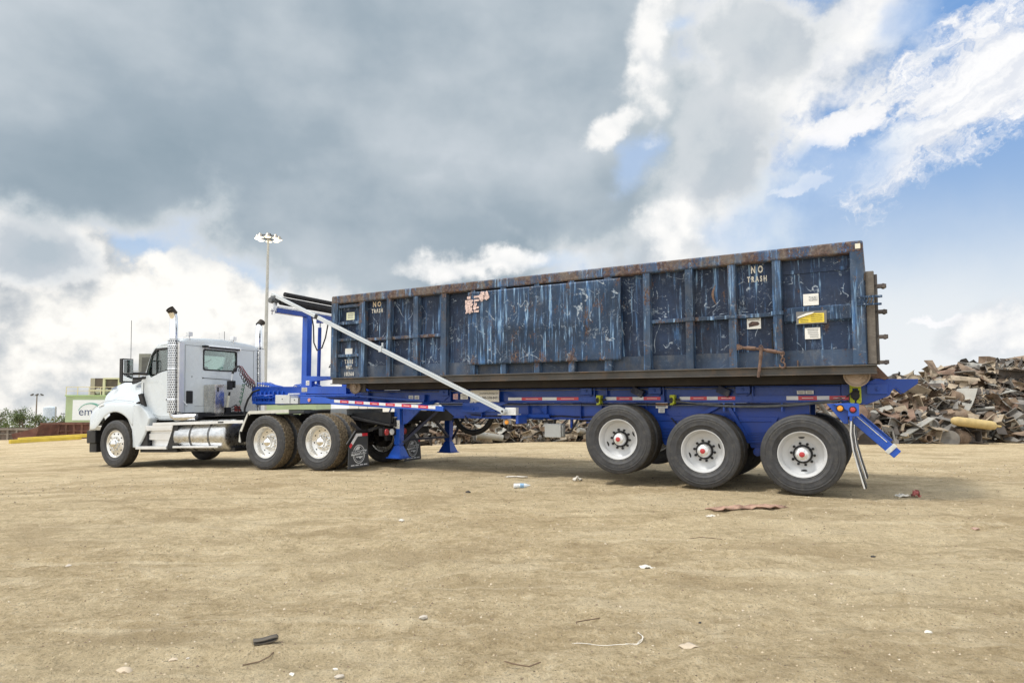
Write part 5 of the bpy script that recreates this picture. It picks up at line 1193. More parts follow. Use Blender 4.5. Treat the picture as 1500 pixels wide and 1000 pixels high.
        k=MB(); k.mat(0).prism([(Y(.27*s),.44),(Y(.23*s),.40),(Y(.17*s),.46),(Y(.215*s),.50)],xx-.016,xx-.012,'x'); k.mat(1).prism([(Y(.215*s),.50),(Y(.17*s),.46),(Y(.03*s),.61),(Y(.06*s),.66)],xx-.016,xx-.012,'x'); k.prism([(Y(.06*s),.66),(Y(.03*s),.61),(Y(-.09*s),.61),(Y(-.09*s),.66)],xx-.016,xx-.012,'x'); k.mat(0).prism([(Y(-.09*s),.66),(Y(-.09*s),.61),(Y(-.25*s),.61),(Y(-.25*s),.66)],xx-.016,xx-.012,'x')
        k.build('reflective_strip',[STR,STW],fo)
        k=MB(); k.beam((xx+.01,Y(-.30*s),.70),(xx+.01,Y(.06*s),.70),.03,.05); k.beam((xx+.01,Y(.06*s),.70),(xx+.01,Y(.30*s),.47),.03,.04); k.beam((xx+.02,Y(-.1*s),.70),(-.45,Y(-.1*s),.86),.03,.05); k.beam((xx,Y(-.28*s),.70),(-.9,s*.4,.80),.04,.05); k.build('flap_hanger',DKST,r)
build_truck(trk)
# ---------------------------------------------------------------- yard surroundings
SC=[mat('scrap_brown_rust',(.19,.135,.095),.85,.1,var=.45,vscale=3,dirt=.5,dirtcol=(.33,.27,.20),bump=.4),
    mat('scrap_grey_steel',(.20,.19,.175),.7,.2,var=.35,vscale=3,dirt=.5,dirtcol=(.17,.125,.09),bump=.3),
    mat('scrap_tan_dusty',(.34,.28,.205),.9,var=.3,vscale=3,dirt=.4,dirtcol=(.20,.14,.10)),
    mat('scrap_dark_iron',(.06,.052,.046),.8,.1,var=.4,vscale=3,dirt=.4,dirtcol=(.17,.12,.09)),
    mat('scrap_pale_sheet',(.29,.285,.26),.6,.2,var=.2,vscale=3,dirt=.45,dirtcol=(.28,.21,.15)),
    mat('scrap_red_brown',(.165,.105,.075),.85,var=.3,vscale=3,dirt=.4,dirtcol=(.33,.24,.17))]
def piece(kind,rn,S):
    """one scrap item around the origin, length about S"""
    m=MB()
    if kind=='bent_plate':
        n=6; w=S*(.35+.4*rn.random()); b=(rn.random()-.5)*1.6; tw=(rn.random()-.5)*.9; secs=[]
        x=z=0; a=-b/2
        for i in range(n+1):
            t=(i/n-.5)*tw; secs.append([(x-S/2,-w/2*math.cos(t),z-w/2*math.sin(t)),(x-S/2,(rn.random()-.5)*.1*w,z+.02*S*rn.random()),(x-S/2,w/2*math.cos(t)*(1-.2*rn.random()),z+w/2*math.sin(t))])
            x+=S/n*math.cos(a); z+=S/n*math.sin(a); a+=b/n+(rn.random()-.5)*.35
        o=[[ (p[0],p[1],p[2]-.025) for p in q] for q in secs]
        m.loft([q+list(reversed(p)) for q,p in zip(secs,o)],False,True,True)
    elif kind=='steel_beam':
        w=.10+.10*rn.random(); h=.12+.14*rn.random(); k=.02
        m.prism([(-w,-h),(w,-h),(w,-h+k),(k/2,-h+k),(k/2,h-k),(w,h-k),(w,h),(-w,h),(-w,h-k),(-k/2,h-k),(-k/2,-h+k),(-w,-h+k)],-S/2,S/2,'x')
    elif kind=='channel_iron':
        w=.07+.06*rn.random(); h=.10+.08*rn.random(); k=.015
        m.prism([(-w,-h),(w,-h),(w,-h+k),(-w+k,-h+k),(-w+k,h-k),(w,h-k),(w,h),(-w,h)],-S/2,S/2,'x')
    elif kind=='steel_pipe':
        r_=.04+.12*rn.random(); m.lathe([(r_*.85,-S/2),(r_,-S/2),(r_,S/2),(r_*.85,S/2)],(0,0,0),'x',14,close=True)
    elif kind=='crumpled_sheet':
        n=6; w=S*.8; vs=[];fs=[]
        for i in range(n+1):
            for j in range(n+1): vs.append((S*(i/n-.5)+(rn.random()-.5)*.12*S,w*(j/n-.5)+(rn.random()-.5)*.12*S,(rn.random()-.5)*.24*S+.15*S*math.sin(i*.9+j*.4)))
        for i in range(n):
            for j in range(n): a=i*(n+1)+j; fs.append((a,a+1,a+n+2,a+n+1))
        m.add(vs,fs)
        m.add([(x,y,z-.012) for x,y,z in vs],[tuple(reversed(f)) for f in fs])
    elif kind=='steel_frame':
        w=S*.5
        for y in (-w/2,w/2): m.beam((-S/2,y,0),(S/2,y,0),.05,.06)
        for i in range(5): x=-S/2+S*i/4; m.beam((x,-w/2,0),(x,w/2,0),.05,.05)
    elif kind=='steel_drum':
        r_=S*.30; m.lathe([(.0001,-S/2+.02),(r_*.95,-S/2+.02),(r_,-S/2),(r_,-S/6),(r_*1.04,-S/6+.02),(r_,-S/6+.04),(r_,S/6),(r_*1.04,S/6+.02),(r_,S/6+.04),(r_*(.9+.1*rn.random()),S/2),(.0001,S/2-.03)],(0,0,0),'x',20)
    elif kind=='cut_block':
        a,b,c=S*.5,S*(.2+.3*rn.random()),S*(.2+.3*rn.random()); m.loft([[(-a/2,-b/2,-c/2),(a/2,-b/2,-c/2*.8),(a/2,b/2,-c/2),(-a/2,b/2,-c/2)],[(-a/2*.8,-b/2,c/2),(a/2*.9,-b/2,c/2*.7),(a/2,b/2*.8,c/2),(-a/2,b/2,c/2*.9)]],False,True,True)
    elif kind=='rod_bundle':
        for i in range(9):
            y=(rn.random()-.5)*.3*S; z=(rn.random()-.5)*.2*S; c=(rn.random()-.5)*.5*S
            m.tube([(-S/2,y,z),(0,y+c*.4,z+c*.5),(S/2,y+c,z+(rn.random()-.5)*.3*S)],.012,5)
    elif kind=='wheel_rim':
        r_=.28; m.lathe([(r_,-.1),(r_*1.05,-.1),(r_*.85,0),(r_*1.05,.1),(r_,.1),(r_*.8,.02),(.08,.03),(.08,0),(r_*.8,0)],(0,0,0),'x',20,close=True)
    return m
def xform(m,loc,rot,sc=1):
    M=Matrix.Translation(loc)@Matrix.Rotation(rot[2],4,'Z')@Matrix.Rotation(rot[1],4,'Y')@Matrix.Rotation(rot[0],4,'X')
    m.v=[tuple(M@(Vector(v)*sc)) for v in m.v]; return m
KINDS_=['bent_plate','steel_beam','channel_iron','steel_pipe','crumpled_sheet','steel_frame','steel_drum','cut_block','rod_bundle','bent_plate','crumpled_sheet','channel_iron']
def heap(name,label,cat,prof,y0,depth,n,seed,smin,smax,slope=1.0,gbase=0.0,mats=SC,weights=None):
    """loose scrap spread over a mound. prof: list of (x, height) along the face; the mound rises away from y0"""
    rn=random.Random(seed); big=MB()
    xs=[p[0] for p in prof]; hs=[p[1] for p in prof]
    H=lambda x: float(np.interp(x,xs,hs))
    def surf(x,t): # t 0 front foot .. 1 crest .. 2 back
        k=min(t,2-t); return H(x)*(math.sin(min(1,k)*math.pi/2)**.8), y0(x)+depth*t
    # inner body
    nx=70; nt=14; vs=[];fs=[]
    for i in range(nx+1):
        x=xs[0]+(xs[-1]-xs[0])*i/nx
        for j in range(nt+1):
            z,y=surf(x,2*j/nt); f=.86
            vs.append((x+(rn.random()-.5)*.3,y+(rn.random()-.5)*.3,float(gz(x,y))+z*f-.10+(rn.random()-.5)*.28*min(1,z+.2)))
    for i in range(nx):
        for j in range(nt): a=i*(nt+1)+j; fs.append((a,a+nt+1,a+nt+2,a+1))
    big.mat(3); big.add(vs,fs)
    for q in range(n):
        x=xs[0]+(xs[-1]-xs[0])*rn.random(); t=rn.random()**1.1*1.25
        z,y=surf(x,t); kd=rn.choice(KINDS_); S=smin+(smax-smin)*rn.random()**1.8
        m=piece(kd,rn,S); g=float(gz(x,y))
        tilt=.75 if rn.random()<.75 else 1.3
        xform(m,(x,y,g+z+S*.04*(rn.random())),((rn.random()-.5)*tilt*1.6-.3,(rn.random()-.5)*tilt,rn.random()*6.28))
        big.mat(rn.choices(range(6),weights or [3,4,4,2.2,2,1])[0]); big.add(m.v,m.f)
        for k in range(len(m.f)): big.sm[-1-k]=False
    o=big.build(name,mats,None,recalc=False,angle=30)
    tag(o,label,cat,None,'stuff'); return surf,H
# right-hand heap, close behind the trailer's tail
profR=[(6.0,.3),(7.5,.6),(9.0,1.15),(10.5,1.45),(12.0,1.7),(13.5,1.85),(15.0,2.0),(16.5,2.35),(18.5,2.6),(20.5,2.75),(23,3.0),(26,2.9),(29,2.0),(31,.5)]
y0R=lambda x:19.6+max(0,(x-12))*.18
surfR,HR=heap('scrap_heap','tall rusty heap of torn steel plates and beams piled beyond the blue trailer tail','scrap heap',profR,y0R,3.6,4600,11,.12,1.0,weights=[4,3.5,3.5,2.5,1,1.2])
# low heap of light rubbish seen below the trailer frame
profM=[(-5.2,.3),(-4.2,.75),(-3,1.0),(-1.5,1.05),(0,1.15),(1.5,1.1),(3,1.2),(4.5,1.15),(6.5,1.2)]
y0M=lambda x:20.9
surfM,HM=heap('debris_heap','low heap of pale mixed rubble and shredded metal seen beneath the trailer frame','debris heap',profM,y0M,2.2,3000,23,.07,.45,weights=[3.5,3,5,2,2,1])
COLN=['rust brown','grey','dusty tan','dark iron','pale grey','red brown']
NMK={'bent_plate':('steel_plate','bent plate','plate'),'steel_beam':('steel_beam','I-beam offcut','beam'),'channel_iron':('channel_iron','channel iron length','beam'),'steel_pipe':('steel_pipe','pipe length','pipe'),'crumpled_sheet':('crumpled_sheet','crumpled sheet','sheet metal'),'steel_drum':('steel_drum','dented drum','drum'),'steel_frame':('steel_grating','welded ladder-like frame','frame'),'cut_block':('steel_block','cut steel block','block')}
def scrap(kd,x,t,S,mi,rot,label,surf=surfR,dz=.1,seed=1,dy=0):
    S*=.72 if surf is surfR else .6; dz*=.7; rn=random.Random(seed); m=piece(kd,rn,S); z,y=surf(x,t); y+=dy
    o=m.build(NMK[kd][0],SC[mi] if isinstance(mi,int) else mi,None,angle=30,recalc=False); o.location=(x,y,float(gz(x,y))+z+dz); o.rotation_euler=rot
    tag(o,label,NMK[kd][2],'loose pieces on the scrap heap'); return o
scrap('bent_plate',14.5,.35,1.5,4,(.2,-.7,.5),'pale grey bent plate leaning in the middle of the scrap heap',seed=2,dz=.25)
scrap('steel_beam',13.6,.05,2.2,1,(.3,.25,-.35),'grey I-beam sloping down to the foot of the scrap heap beside the yellow cylinder',seed=3,dz=.3)
scrap('steel_beam',12.2,.03,1.7,4,(.1,-.45,.25),'short pale I-beam at the foot of the heap, propped up to the right',seed=4,dz=.35)
scrap('steel_frame',10.9,.0,1.4,1,(1.2,.05,.1),'grey welded frame standing against the bottom of the scrap heap',seed=5,dz=.25)
scrap('bent_plate',9.8,.02,1.1,4,(.7,.2,.3),'pale square plate low beside the blue bumper arm',seed=6,dz=.35)
scrap('bent_plate',13.2,.55,1.6,2,(-.9,.15,.2),'dusty tan plate lying flat near the heap crest',seed=7,dz=.3)
scrap('steel_drum',11.4,.45,1.0,2,(0,.1,.3),'dusty tan dented drum lying above the trailer tail',seed=8,dz=.25)
scrap('bent_plate',15.3,1.0,1.0,0,(.1,-1.0,1.9),'rust brown strip standing up from the top of the heap',seed=9,dz=.55)
scrap('cut_block',17.6,1.0,1.2,0,(.1,0,.2),'notched rust brown block perched on the heap skyline',seed=10,dz=.45)
scrap('bent_plate',21.0,.95,1.7,1,(.5,-.6,.5),'large grey channel-like plate tilted at the far upper end of the heap',seed=12,dz=.5)
scrap('bent_plate',19.0,.75,2.0,0,(.25,.05,.05),'long rust brown panel lying level below the heap skyline',seed=13,dz=.35)
scrap('crumpled_sheet',12.9,.30,1.1,0,(1.0,.2,.4),'round crumpled rust brown sheet at the heart of the heap',seed=14,dz=.3)
scrap('channel_iron',14.1,.22,1.6,2,(0,.55,-.5),'tan channel iron slanting across the heap above the yellow cylinder',seed=15,dz=.3)
scrap('crumpled_sheet',10.6,.3,1.2,2,(.3,.1,.2),'folded dusty tan sheet just right of the trailer tail',seed=16,dz=.3)
scrap('bent_plate',11.9,.22,1.5,5,(.4,.2,-.25),'red brown plate resting on rubble below the trailer tail',seed=17,dz=.28)
scrap('steel_pipe',9.9,.2,2.0,1,(0,.9,.2),'grey pipe leaning steeply beside the lamp bracket',seed=18,dz=.2)
scrap('bent_plate',16.3,.25,1.9,1,(.7,.25,.25),'curved grey plate on the lower right of the heap',seed=19,dz=.25)
scrap('steel_drum',17.0,.12,.8,1,(0,.1,.9),'small grey drum near the right foot of the heap',seed=20,dz=.3)
scrap('crumpled_sheet',18.0,.02,1.7,2,(.35,.1,.1),'wide tan sheet spread along the bottom right of the heap',seed=21,dz=.15)
scrap('bent_plate',16.0,.7,1.2,0,(.6,.45,.2),'rust brown curled plate high on the right half of the heap',seed=22,dz=.3)
scrap('steel_beam',17.5,.5,2.6,3,(.1,.05,.1),'dark level beam across the right half of the heap',seed=24,dz=.3)
scrap('steel_pipe',16.6,.02,2.6,2,(0,.06,-.1),'tan pipe pointing right from the yellow cylinder end',seed=25,dz=.30)
scrap('bent_plate',9.3,.5,1.4,2,(.3,.35,.2),'tan plate behind the rear corner of the dumpster',seed=26,dz=.2)
scrap('steel_beam',8.9,.62,1.3,1,(.2,-.8,.6),'upright grey beam end beside the dumpster hinges',seed=27,dz=.3)
cy=MB(); cy.lathe([(.0001,-.95),(.10,-.93),(.17,-.85),(.20,-.70),(.205,0),(.20,.65),(.16,.80),(.09,.86),(.0001,.87)],(0,0,0),'x',24); cy.tube([(.85,0,0),(1.05,0,0)],.05,8)
o=cy.build('gas_cylinder',mat('yellow_cylinder_paint',(.48,.36,.15),.6,var=.15,vscale=4,dirt=.5,dirtcol=(.42,.34,.22)),None); o.location=(13.75,19.55,.60); o.rotation_euler=(0,.13,-.15); o.scale=(.68,.68,.68)
tag(o,'worn yellow cylinder lying on the lower front of the scrap heap','cylinder')
scrap('cut_block',1.05,.15,1.0,0,(0,0,.1),'rusty orange box on the debris heap above the grey junction box',surf=surfM,seed=31,dz=.10,dy=-.3)
scrap('wheel_rim' if False else 'steel_drum',2.2,.1,.5,4,(0,.2,.7),'small pale drum in the debris heap right of the rusty box',surf=surfM,seed=32,dz=.12,dy=-.2)
scrap('steel_pipe',-.7,.06,1.4,4,(0,.15,.2),'pale pipe lying low in the debris heap beneath the trailer',surf=surfM,seed=33,dz=.08,dy=-.2)
scrap('crumpled_sheet',-2.4,.25,.7,4,(.5,.1,.2),'pale torn sheet in the debris heap behind the landing legs',surf=surfM,seed=34,dz=.15,dy=-.1)
# ---- floodlight mast
r=empty('floodlight_mast',(-30.2,80,float(gz(-30.2,80)))); tag(r,'tall grey floodlight mast with a ring of lit lamps behind the truck','light mast')
GALV=mat('galvanised_pole',(.42,.43,.42),.5,.5,var=.1)
zt=22.0-r.location.z
MB().tube([(0,0,0),(0,0,zt*.5),(0,0,zt)],[.30,.22,.13],14).build('pole',GALV,r)
m=MB(); m.lathe([(1.20,zt-.35),(1.26,zt-.35),(1.26,zt-.25),(1.20,zt-.25)],(0,0,0),'z',28,close=True)
for k in range(4): a=k*math.pi/4; m.beam((1.2*math.cos(a),1.2*math.sin(a),zt-.3),(-1.2*math.cos(a),-1.2*math.sin(a),zt-.3),.06,.06)
m.cyl((0,0,0),.3,zt-.5,zt+.15,ax='z'); m.build('lamp_ring',mat('dark_ring',(.10,.10,.10),.6),r)
LIT=mat('lit_lamp_glass',(.9,.8,.6),.4,emit=(1.0,.80,.52),es=2.2); LITW=mat('bright_lamp_glass',(.9,.85,.75),.4,emit=(1.0,.93,.78),es=2.5)
for k in range(8):
    a=k*math.pi/4+.3; x,y=1.25*math.cos(a),1.25*math.sin(a)
    m=MB(); m.lathe([(.12,.28),(.20,.20),(.36,-.15),(.40,-.22)],(x,y,zt-.35),'z',18); fx=m.build('floodlight',mat('lamp_reflector',(.35,.33,.30),.4,.6),r,recalc=False)
    m=MB(); m.lathe([(.39,-.20),(.25,-.30),(.0001,-.33)],(x,y,zt-.35),'z',18); m.build('lamp_glass',LITW if k in(3,4,5) else LIT,fx,recalc=False)
# ---- green plant building with sign
gb=empty('green_plant_building',(-44,92,-2.6),(0,0,.02)); tag(gb,'long low green plant building with a white sign and roof railing behind the truck hood','building')
GRN=mat('pale_green_cladding',(.34,.44,.27),.6,var=.08,vscale=.4,dirt=.3,dirtcol=(.35,.38,.27))
m=MB(); m.box(-17.0,17,-2,6,0,4.75); m.build('wall',GRN,gb)
m=MB(); m.box(-17.1,17.1,-2.12,6.1,4.75,4.92); m.build('roof_edge',mat('green_trim',(.34,.50,.24),.5),gb)
for i in range(17): 
    pass
m=MB(); 
for x in [-17+i*1.55 for i in range(8)]: m.box(x-.04,x+.04,-2.05,-1.97,4.92,6.05)
m.box(-17,-6,-2.04,-1.98,5.97,6.05); m.box(-17,-6,-2.04,-1.98,5.45,5.50); m.build('railing',mat('yellow_cream_railing',(.62,.58,.38),.6),gb)
m=MB(); m.box(-16.0,-10.7,-2.08,-2.01,1.5,4.25); m.build('sign_panel',mat('white_sign_panel',(.72,.77,.82),.5),gb)
BLI=mat('sign_navy',(.05,.07,.17),.5); BLG=mat('sign_teal',(.12,.36,.30),.5)
text('emr',1.55,(-13.9,-2.10,2.62),BLI,gb,xd=(1,0,0),yd=(0,0,1),name='lettering',bold=.0)
m=MB(); P=[(-13.5+1.75*math.cos(t),2.50+1.35*math.sin(t)) for t in [math.pi*(.92-.92*i/20) for i in range(21)]]; Q=[(-13.7+1.52*math.cos(t),2.42+1.28*math.sin(t)) for t in [math.pi*(.92-.92*i/20) for i in range(21)]]
m.prism(P+list(reversed(Q)),-2.115,-2.085); m.build('emblem',BLG,gb)
# roof housings
BRN=mat('dark_fan_housing',(.11,.085,.07),.8,var=.3,vscale=.6); CRM=mat('cream_frame',(.60,.56,.38),.6)
fh=empty('fan_housing',(-57.5,96,2.25)); tag(fh,'dark brown open plant housing with cream posts above the green building','plant housing')
m=MB(); m.box(-4.2,2.0,0,3,0,2.6); m.build('housing',BRN,fh)
m=MB(); 
for x in (-2.1,.1,1.7): m.box(x-.16,x+.16,-.35,-.1,-.2,2.55)
m.box(-2.2,2.2,-.4,-.1,2.45,2.65); m.box(-4.3,2.4,-.3,-.2,.75,.9); m.build('post_frame',CRM,fh)
m=MB(); m.box(-4.25,-3.6,-.05,0,0,2.6); m.mat(1)
for i in range(5): m.lathe([(.0001,-.12),(.35,-.12),(.45,0)],(-3.1+i*1.1,0,.7),'y',14)
m.build('louvre',[mat('tan_edge',(.35,.32,.25),.7),mat('pale_dish',(.40,.38,.34),.6)],fh)
gt=empty('grey_tower_box',(-55.6,100,2.0)); tag(gt,'grey steel tower box rising behind the truck mirror','plant tower')
m=MB(); m.box(-1.5,1.8,0,3,3.5,6.75); m.build('box',mat('weathered_grey_steel',(.22,.22,.20),.7,var=.2,vscale=1),gt)
m=MB(); m.box(-1.0,1.3,-.06,0,3.9,6.2); 
m.build('door_panel',mat('dark_grey_panel',(.10,.10,.095),.7,var=.2),gt)
m=MB()
for x in (-4.0,-1.4,1.4): m.box(x-.08,x+.08,-.1,.1,0,4.1 if x<0 else 3.5)
for i in range(3): m.beam((-4.0+i*.9,0,3.4),(-3.1+i*.9,0,4.1),.05,.05)
m.box(-4.05,-1.4,-.05,.05,4.05,4.15); m.box(-4.05,-1.4,-.05,.05,3.4,3.45); m.build('platform_rail',mat('light_grey_rail',(.5,.5,.47),.6),gt)
# ---- rusty roll-off boxes, yellow beams
GON=mat('rusty_gondola_red',(.13,.055,.042),.85,var=.35,vscale=1.5,dirt=.35,dirtcol=(.25,.17,.12))
def gondola(loc,rz,L,h,label,ribs,slope=False,dark=False):
    g=empty('scrap_box',loc,(0,0,rz)); tag(g,label,'scrap box','rusty open scrap boxes')
    m=MB(); m.box(0,L,0,.08,.12,h); m.box(0,L,2.2,2.28,.12,h); m.box(0,.08,.08,2.2,.12,h); m.box(L-.08,L,.08,2.2,.12,h); m.box(0,L,0,2.28,.05,.12); m.build('box_shell',mat('grey_brown_box',(.15,.12,.10),.85,var=.3,vscale=1.5) if dark else GON,g)
    m=MB()
    for i in range(ribs): x=.1+(L-.2)*i/(ribs-1); m.box(x-.07,x+.07,-.10,-.002,.1,h)
    m.box(-.05,L+.05,-.12,-.0,h-.12,h+.02); m.box(0,L,-.08,-.004,h*.5,h*.5+.08); m.build('ribs',mat('grey_brown_rib',(.24,.21,.18),.85,var=.3) if dark else mat('rusty_rib',(.17,.085,.06),.85,var=.3),g)
    return g
gy=lambda x,y: float(gz(x,y))
gondola((-34.3,48,gy(-34,48)-.02),.06,14,1.22,'ribbed rusty red-brown scrap box standing in front of the green building',26)
g=gondola((-45.4,51,gy(-42,51)),.05,7.6,.95,'low grey-brown scrap box at the far left edge of the yard',12,dark=True)
sr=MB(); sr.prism([(0,0),(1.25,0),(1.6,1.22),(1.3,1.0),(-.25,.62)],-1.1,1.1); so_=sr.build('dump_hopper',GON,None); so_.location=(-34.1,46.2,gy(-37,46)-.02); so_.rotation_euler=(0,0,.05); tag(so_,'dark rusty hopper with a sloping lid between two scrap boxes','hopper')
YEL=mat('safety_yellow_paint',(.62,.47,.06),.6,var=.12,vscale=2,dirt=.2,dirtcol=(.4,.35,.2))
for i,(x0,y0_,x1,y1_,lab) in enumerate(((-31.6,42.2,-27.2,42.6,'upper yellow steel beam lying on the ground left of the truck'),(-29.2,38.3,-27.5,42.0,'lower yellow steel beam crossing in front of the other one'))):
    m=MB(); a=Vector((x0,y0_,gy(x0,y0_)+.18-.05*i)); b=Vector((x1,y1_,gy(x1,y1_)+.30-.12*i)); c=(a+b)/2; m.beam(a-c,b-c,.22,.22); o=m.build('yellow_beam',YEL,None,bevel=.02); o.location=c; tag(o,lab,'beam','yellow beams on the ground')
m=MB(); m.tube([(0,-.6,.45),(0,.6,.45)],.45,18); m.mat(1).tube([(0,-.62,.45),(0,.62,.45)],.2,12); o=m.build('cable_drum',[mat('pale_drum',(.45,.43,.37),.7),DKST],None); o.location=(-26.6,42.4,gy(-26.6,42.4)); o.rotation_euler=(0,0,.3); tag(o,'pale cable drum on the ground by the truck bumper','cable drum')
# ---- storage tanks, poles, white building
TNK=mat('pale_blue_tank',(.52,.60,.70),.5,var=.06)
for x,y,rr,h,lab in ((-105.5,150,1.3,2.7,'pale blue round storage tank far off between the poles'),(-100.2,150,1.5,2.3,'second pale tank half hidden by the green building')):
    t_=empty('storage_tank',(x,y,gy(x,y))); h+=gy(x,y)*-1-2.3; tag(t_,lab,'tank')
    MB().lathe([(.0001,0),(rr,0),(rr,h-.2),(rr*.6,h),(.0001,h+.12)],(0,0,0),'z',28).build('shell',TNK,t_)
    m=MB(); m.box(rr-.1,rr+.05,-.2,.2,0,h); m.build('ladder',GALV,t_)
def pole(name,x,y,h,lab,arms,kind):
    p=empty(name,(x,y,gy(x,y))); h+=-gy(x,y)-2.2; tag(p,lab,kind)
    MB().tube([(0,0,0),(0,0,h)],[.14,.09],8).build('pole',mat('brown_wood_pole',(.20,.17,.14),.8),p)
    m=MB()
    if arms=='lamp':
        m.beam((-.9,0,h-.1),(.9,0,h-.1),.06,.06); 
        for q in (-.9,0,.9): m.obox((q,0,h+.05),(.5,.3,.2),(0,.5*(1 if q>0 else -1),0))
    else:
        m.beam((-1.1,0,h-.5),(1.1,0,h-.5),.08,.10)
        for q in (-1,-.5,.5,1): m.cyl((q,0,0),.05,h-.45,h-.25,ax='z',seg=6)
    m.build('lamp_head' if arms=='lamp' else 'crossarm',mat('dark_ring',(.10,.10,.10),.6),p)
pole('yard_light',-86.9,120,4.9,'thin yard light pole with a small lamp head at the far left','lamp','light pole')
pole('utility_pole',-87.9+.1-2.0,120,2.3,'short utility pole with crossarm left of the yard light','x','utility pole')
pole('utility_pole',-99.0+17,121,1.9,'short utility pole between the two pale tanks','x','utility pole')
wb=empty('white_warehouse',(-12.6,60,-1.5)); tag(wb,'plain white warehouse wall glimpsed under the trailer neck','building')
m=MB(); m.box(-2.3,5.0,0,8,0,2.9); m.build('wall',mat('white_cladding',(.80,.80,.79),.6,var=.02,vscale=.5),wb)
m=MB(); m.prism([(-2.5,2.9),(5.2,2.9),(1.4,3.2)],-.1,8.1); m.build('roof',mat('white_roof',(.74,.74,.73),.6),wb)
m=MB()
for x in (-1.4,-.6): m.box(x-.03,x+.03,-.02,0,.1,2.8)
m.build('wall_joint',GALV,wb)
# grey sloping plate beside the warehouse
# ---- trees
LEAFM=[mat('leaf_olive',(.13,.16,.07),.8,var=.3,vscale=2),mat('leaf_green',(.10,.15,.06),.8,var=.3,vscale=2)]
BARK=mat('grey_bark',(.13,.105,.08),.9,var=.3)
def tree(x,y,h,w_,seed,label):
    rn=random.Random(seed); g=gy(x,y)
    t_=empty('tree',(x,y,g-.1)); tag(t_,label,'tree','trees beyond the far left of the yard')
    m=MB(); m.tube([(0,0,0),(.1*w_,0,h*.35),(0,.1,h*.6)],[.14,.10,.05],8)
    tips=[]
    for k in range(7):
        a=rn.random()*6.28; rr=w_*(.3+.4*rn.random()); p=(rr*math.cos(a),rr*math.sin(a),h*(.5+.4*rn.random())); m.tube([(.05,0,h*.3+.1*k),((p[0])*.5,p[1]*.5,(p[2]+h*.3)/2+.1),p],[.06,.04,.02],6); tips.append(p)
    m.build('trunk',BARK,t_)
    c=MB()
    for k in range(44):
        p=rn.choice(tips); cx=p[0]+rn.gauss(0,.25*w_); cy_=p[1]+rn.gauss(0,.25*w_); cz=p[2]+rn.gauss(0,.12*h); c.mat(rn.randint(0,1))
        for q in range(26):
            d=Vector((rn.gauss(0,1),rn.gauss(0,1),rn.gauss(0,.8)))*.16*w_; s_=.09+.09*rn.random(); u=Vector((rn.gauss(0,1),rn.gauss(0,1),rn.gauss(0,1))).normalized(); v_=u.cross(Vector((rn.random(),rn.random(),1))).normalized()
            o_=Vector((cx,cy_,cz))+d; c.add([o_-u*s_,o_+v_*s_*.6,o_+u*s_,o_-v_*s_*.6],[(0,1,2,3)])
    c.build('crown',LEAFM,t_,recalc=False)
for i,(x,y,h,w_,lab) in enumerate(((-92.5,118,3.9,2.3,'low round tree at the left edge, nearest the picture border'),(-96,122,3.6,2.2,'small bush-like tree half out of view at the left edge'),(-89.2,119,4.2,2.0,'taller green tree with a twig poking above it, left of the yard light'),(-86.4,116,3.6,1.9,'round olive tree at the foot of the yard light'),(-84,117,2.9,1.8,'small olive tree in front of the pale tank'),(-81.5,119,2.7,1.7,'tiny tree between the tank and the green building'))):
    tree(x,y,h,w_,40+i,lab)
bk=MB(); rn=random.Random(77)
for k in range(900):
    x=-150+rn.random()*150; y=128+rn.random()*16; z=float(gz(x,y))+rn.random()**2*2.0
    for q in range(5):
        o_=Vector((x+rn.gauss(0,.7),y+rn.gauss(0,.7),z+abs(rn.gauss(0,.5)))); u=Vector((rn.gauss(0,1),rn.gauss(0,1),rn.gauss(0,1))).normalized()*.4; v_=u.cross(Vector((0,.3,1))).normalized()*.3; bk.mat(rn.randint(0,1)); bk.add([o_-u,o_+v_,o_+u,o_-v_],[(0,1,2,3)])
o=bk.build('undergrowth',LEAFM,None,recalc=False); tag(o,'thin line of scrubby bushes along the far edge of the yard','bushes',None,'stuff')

# ---------------------------------------------------------------- litter on the ground
def item(name,m,mt,x,y,label,cat,group=None,rz=0,dz=0,rx=0,ry=0,bevel=0,thick=0,angle=40):
    o=m.build(name,mt,None,bevel=bevel,thick=thick,angle=angle,recalc=not thick); o.location=(x,y,G(x,y)+dz); o.rotation_euler=(rx,ry,rz); tag(o,label,cat,group); return o
PAP=mat('white_scrap_paper',(.66,.63,.56),.7,var=.06); CARD=mat('tan_cardboard',(.52,.43,.32),.8,var=.15); STN=mat('pale_stone',(.50,.45,.38),.9,var=.2,bump=.5); DRK_=mat('dark_fragment',(.05,.045,.04),.8,var=.3)
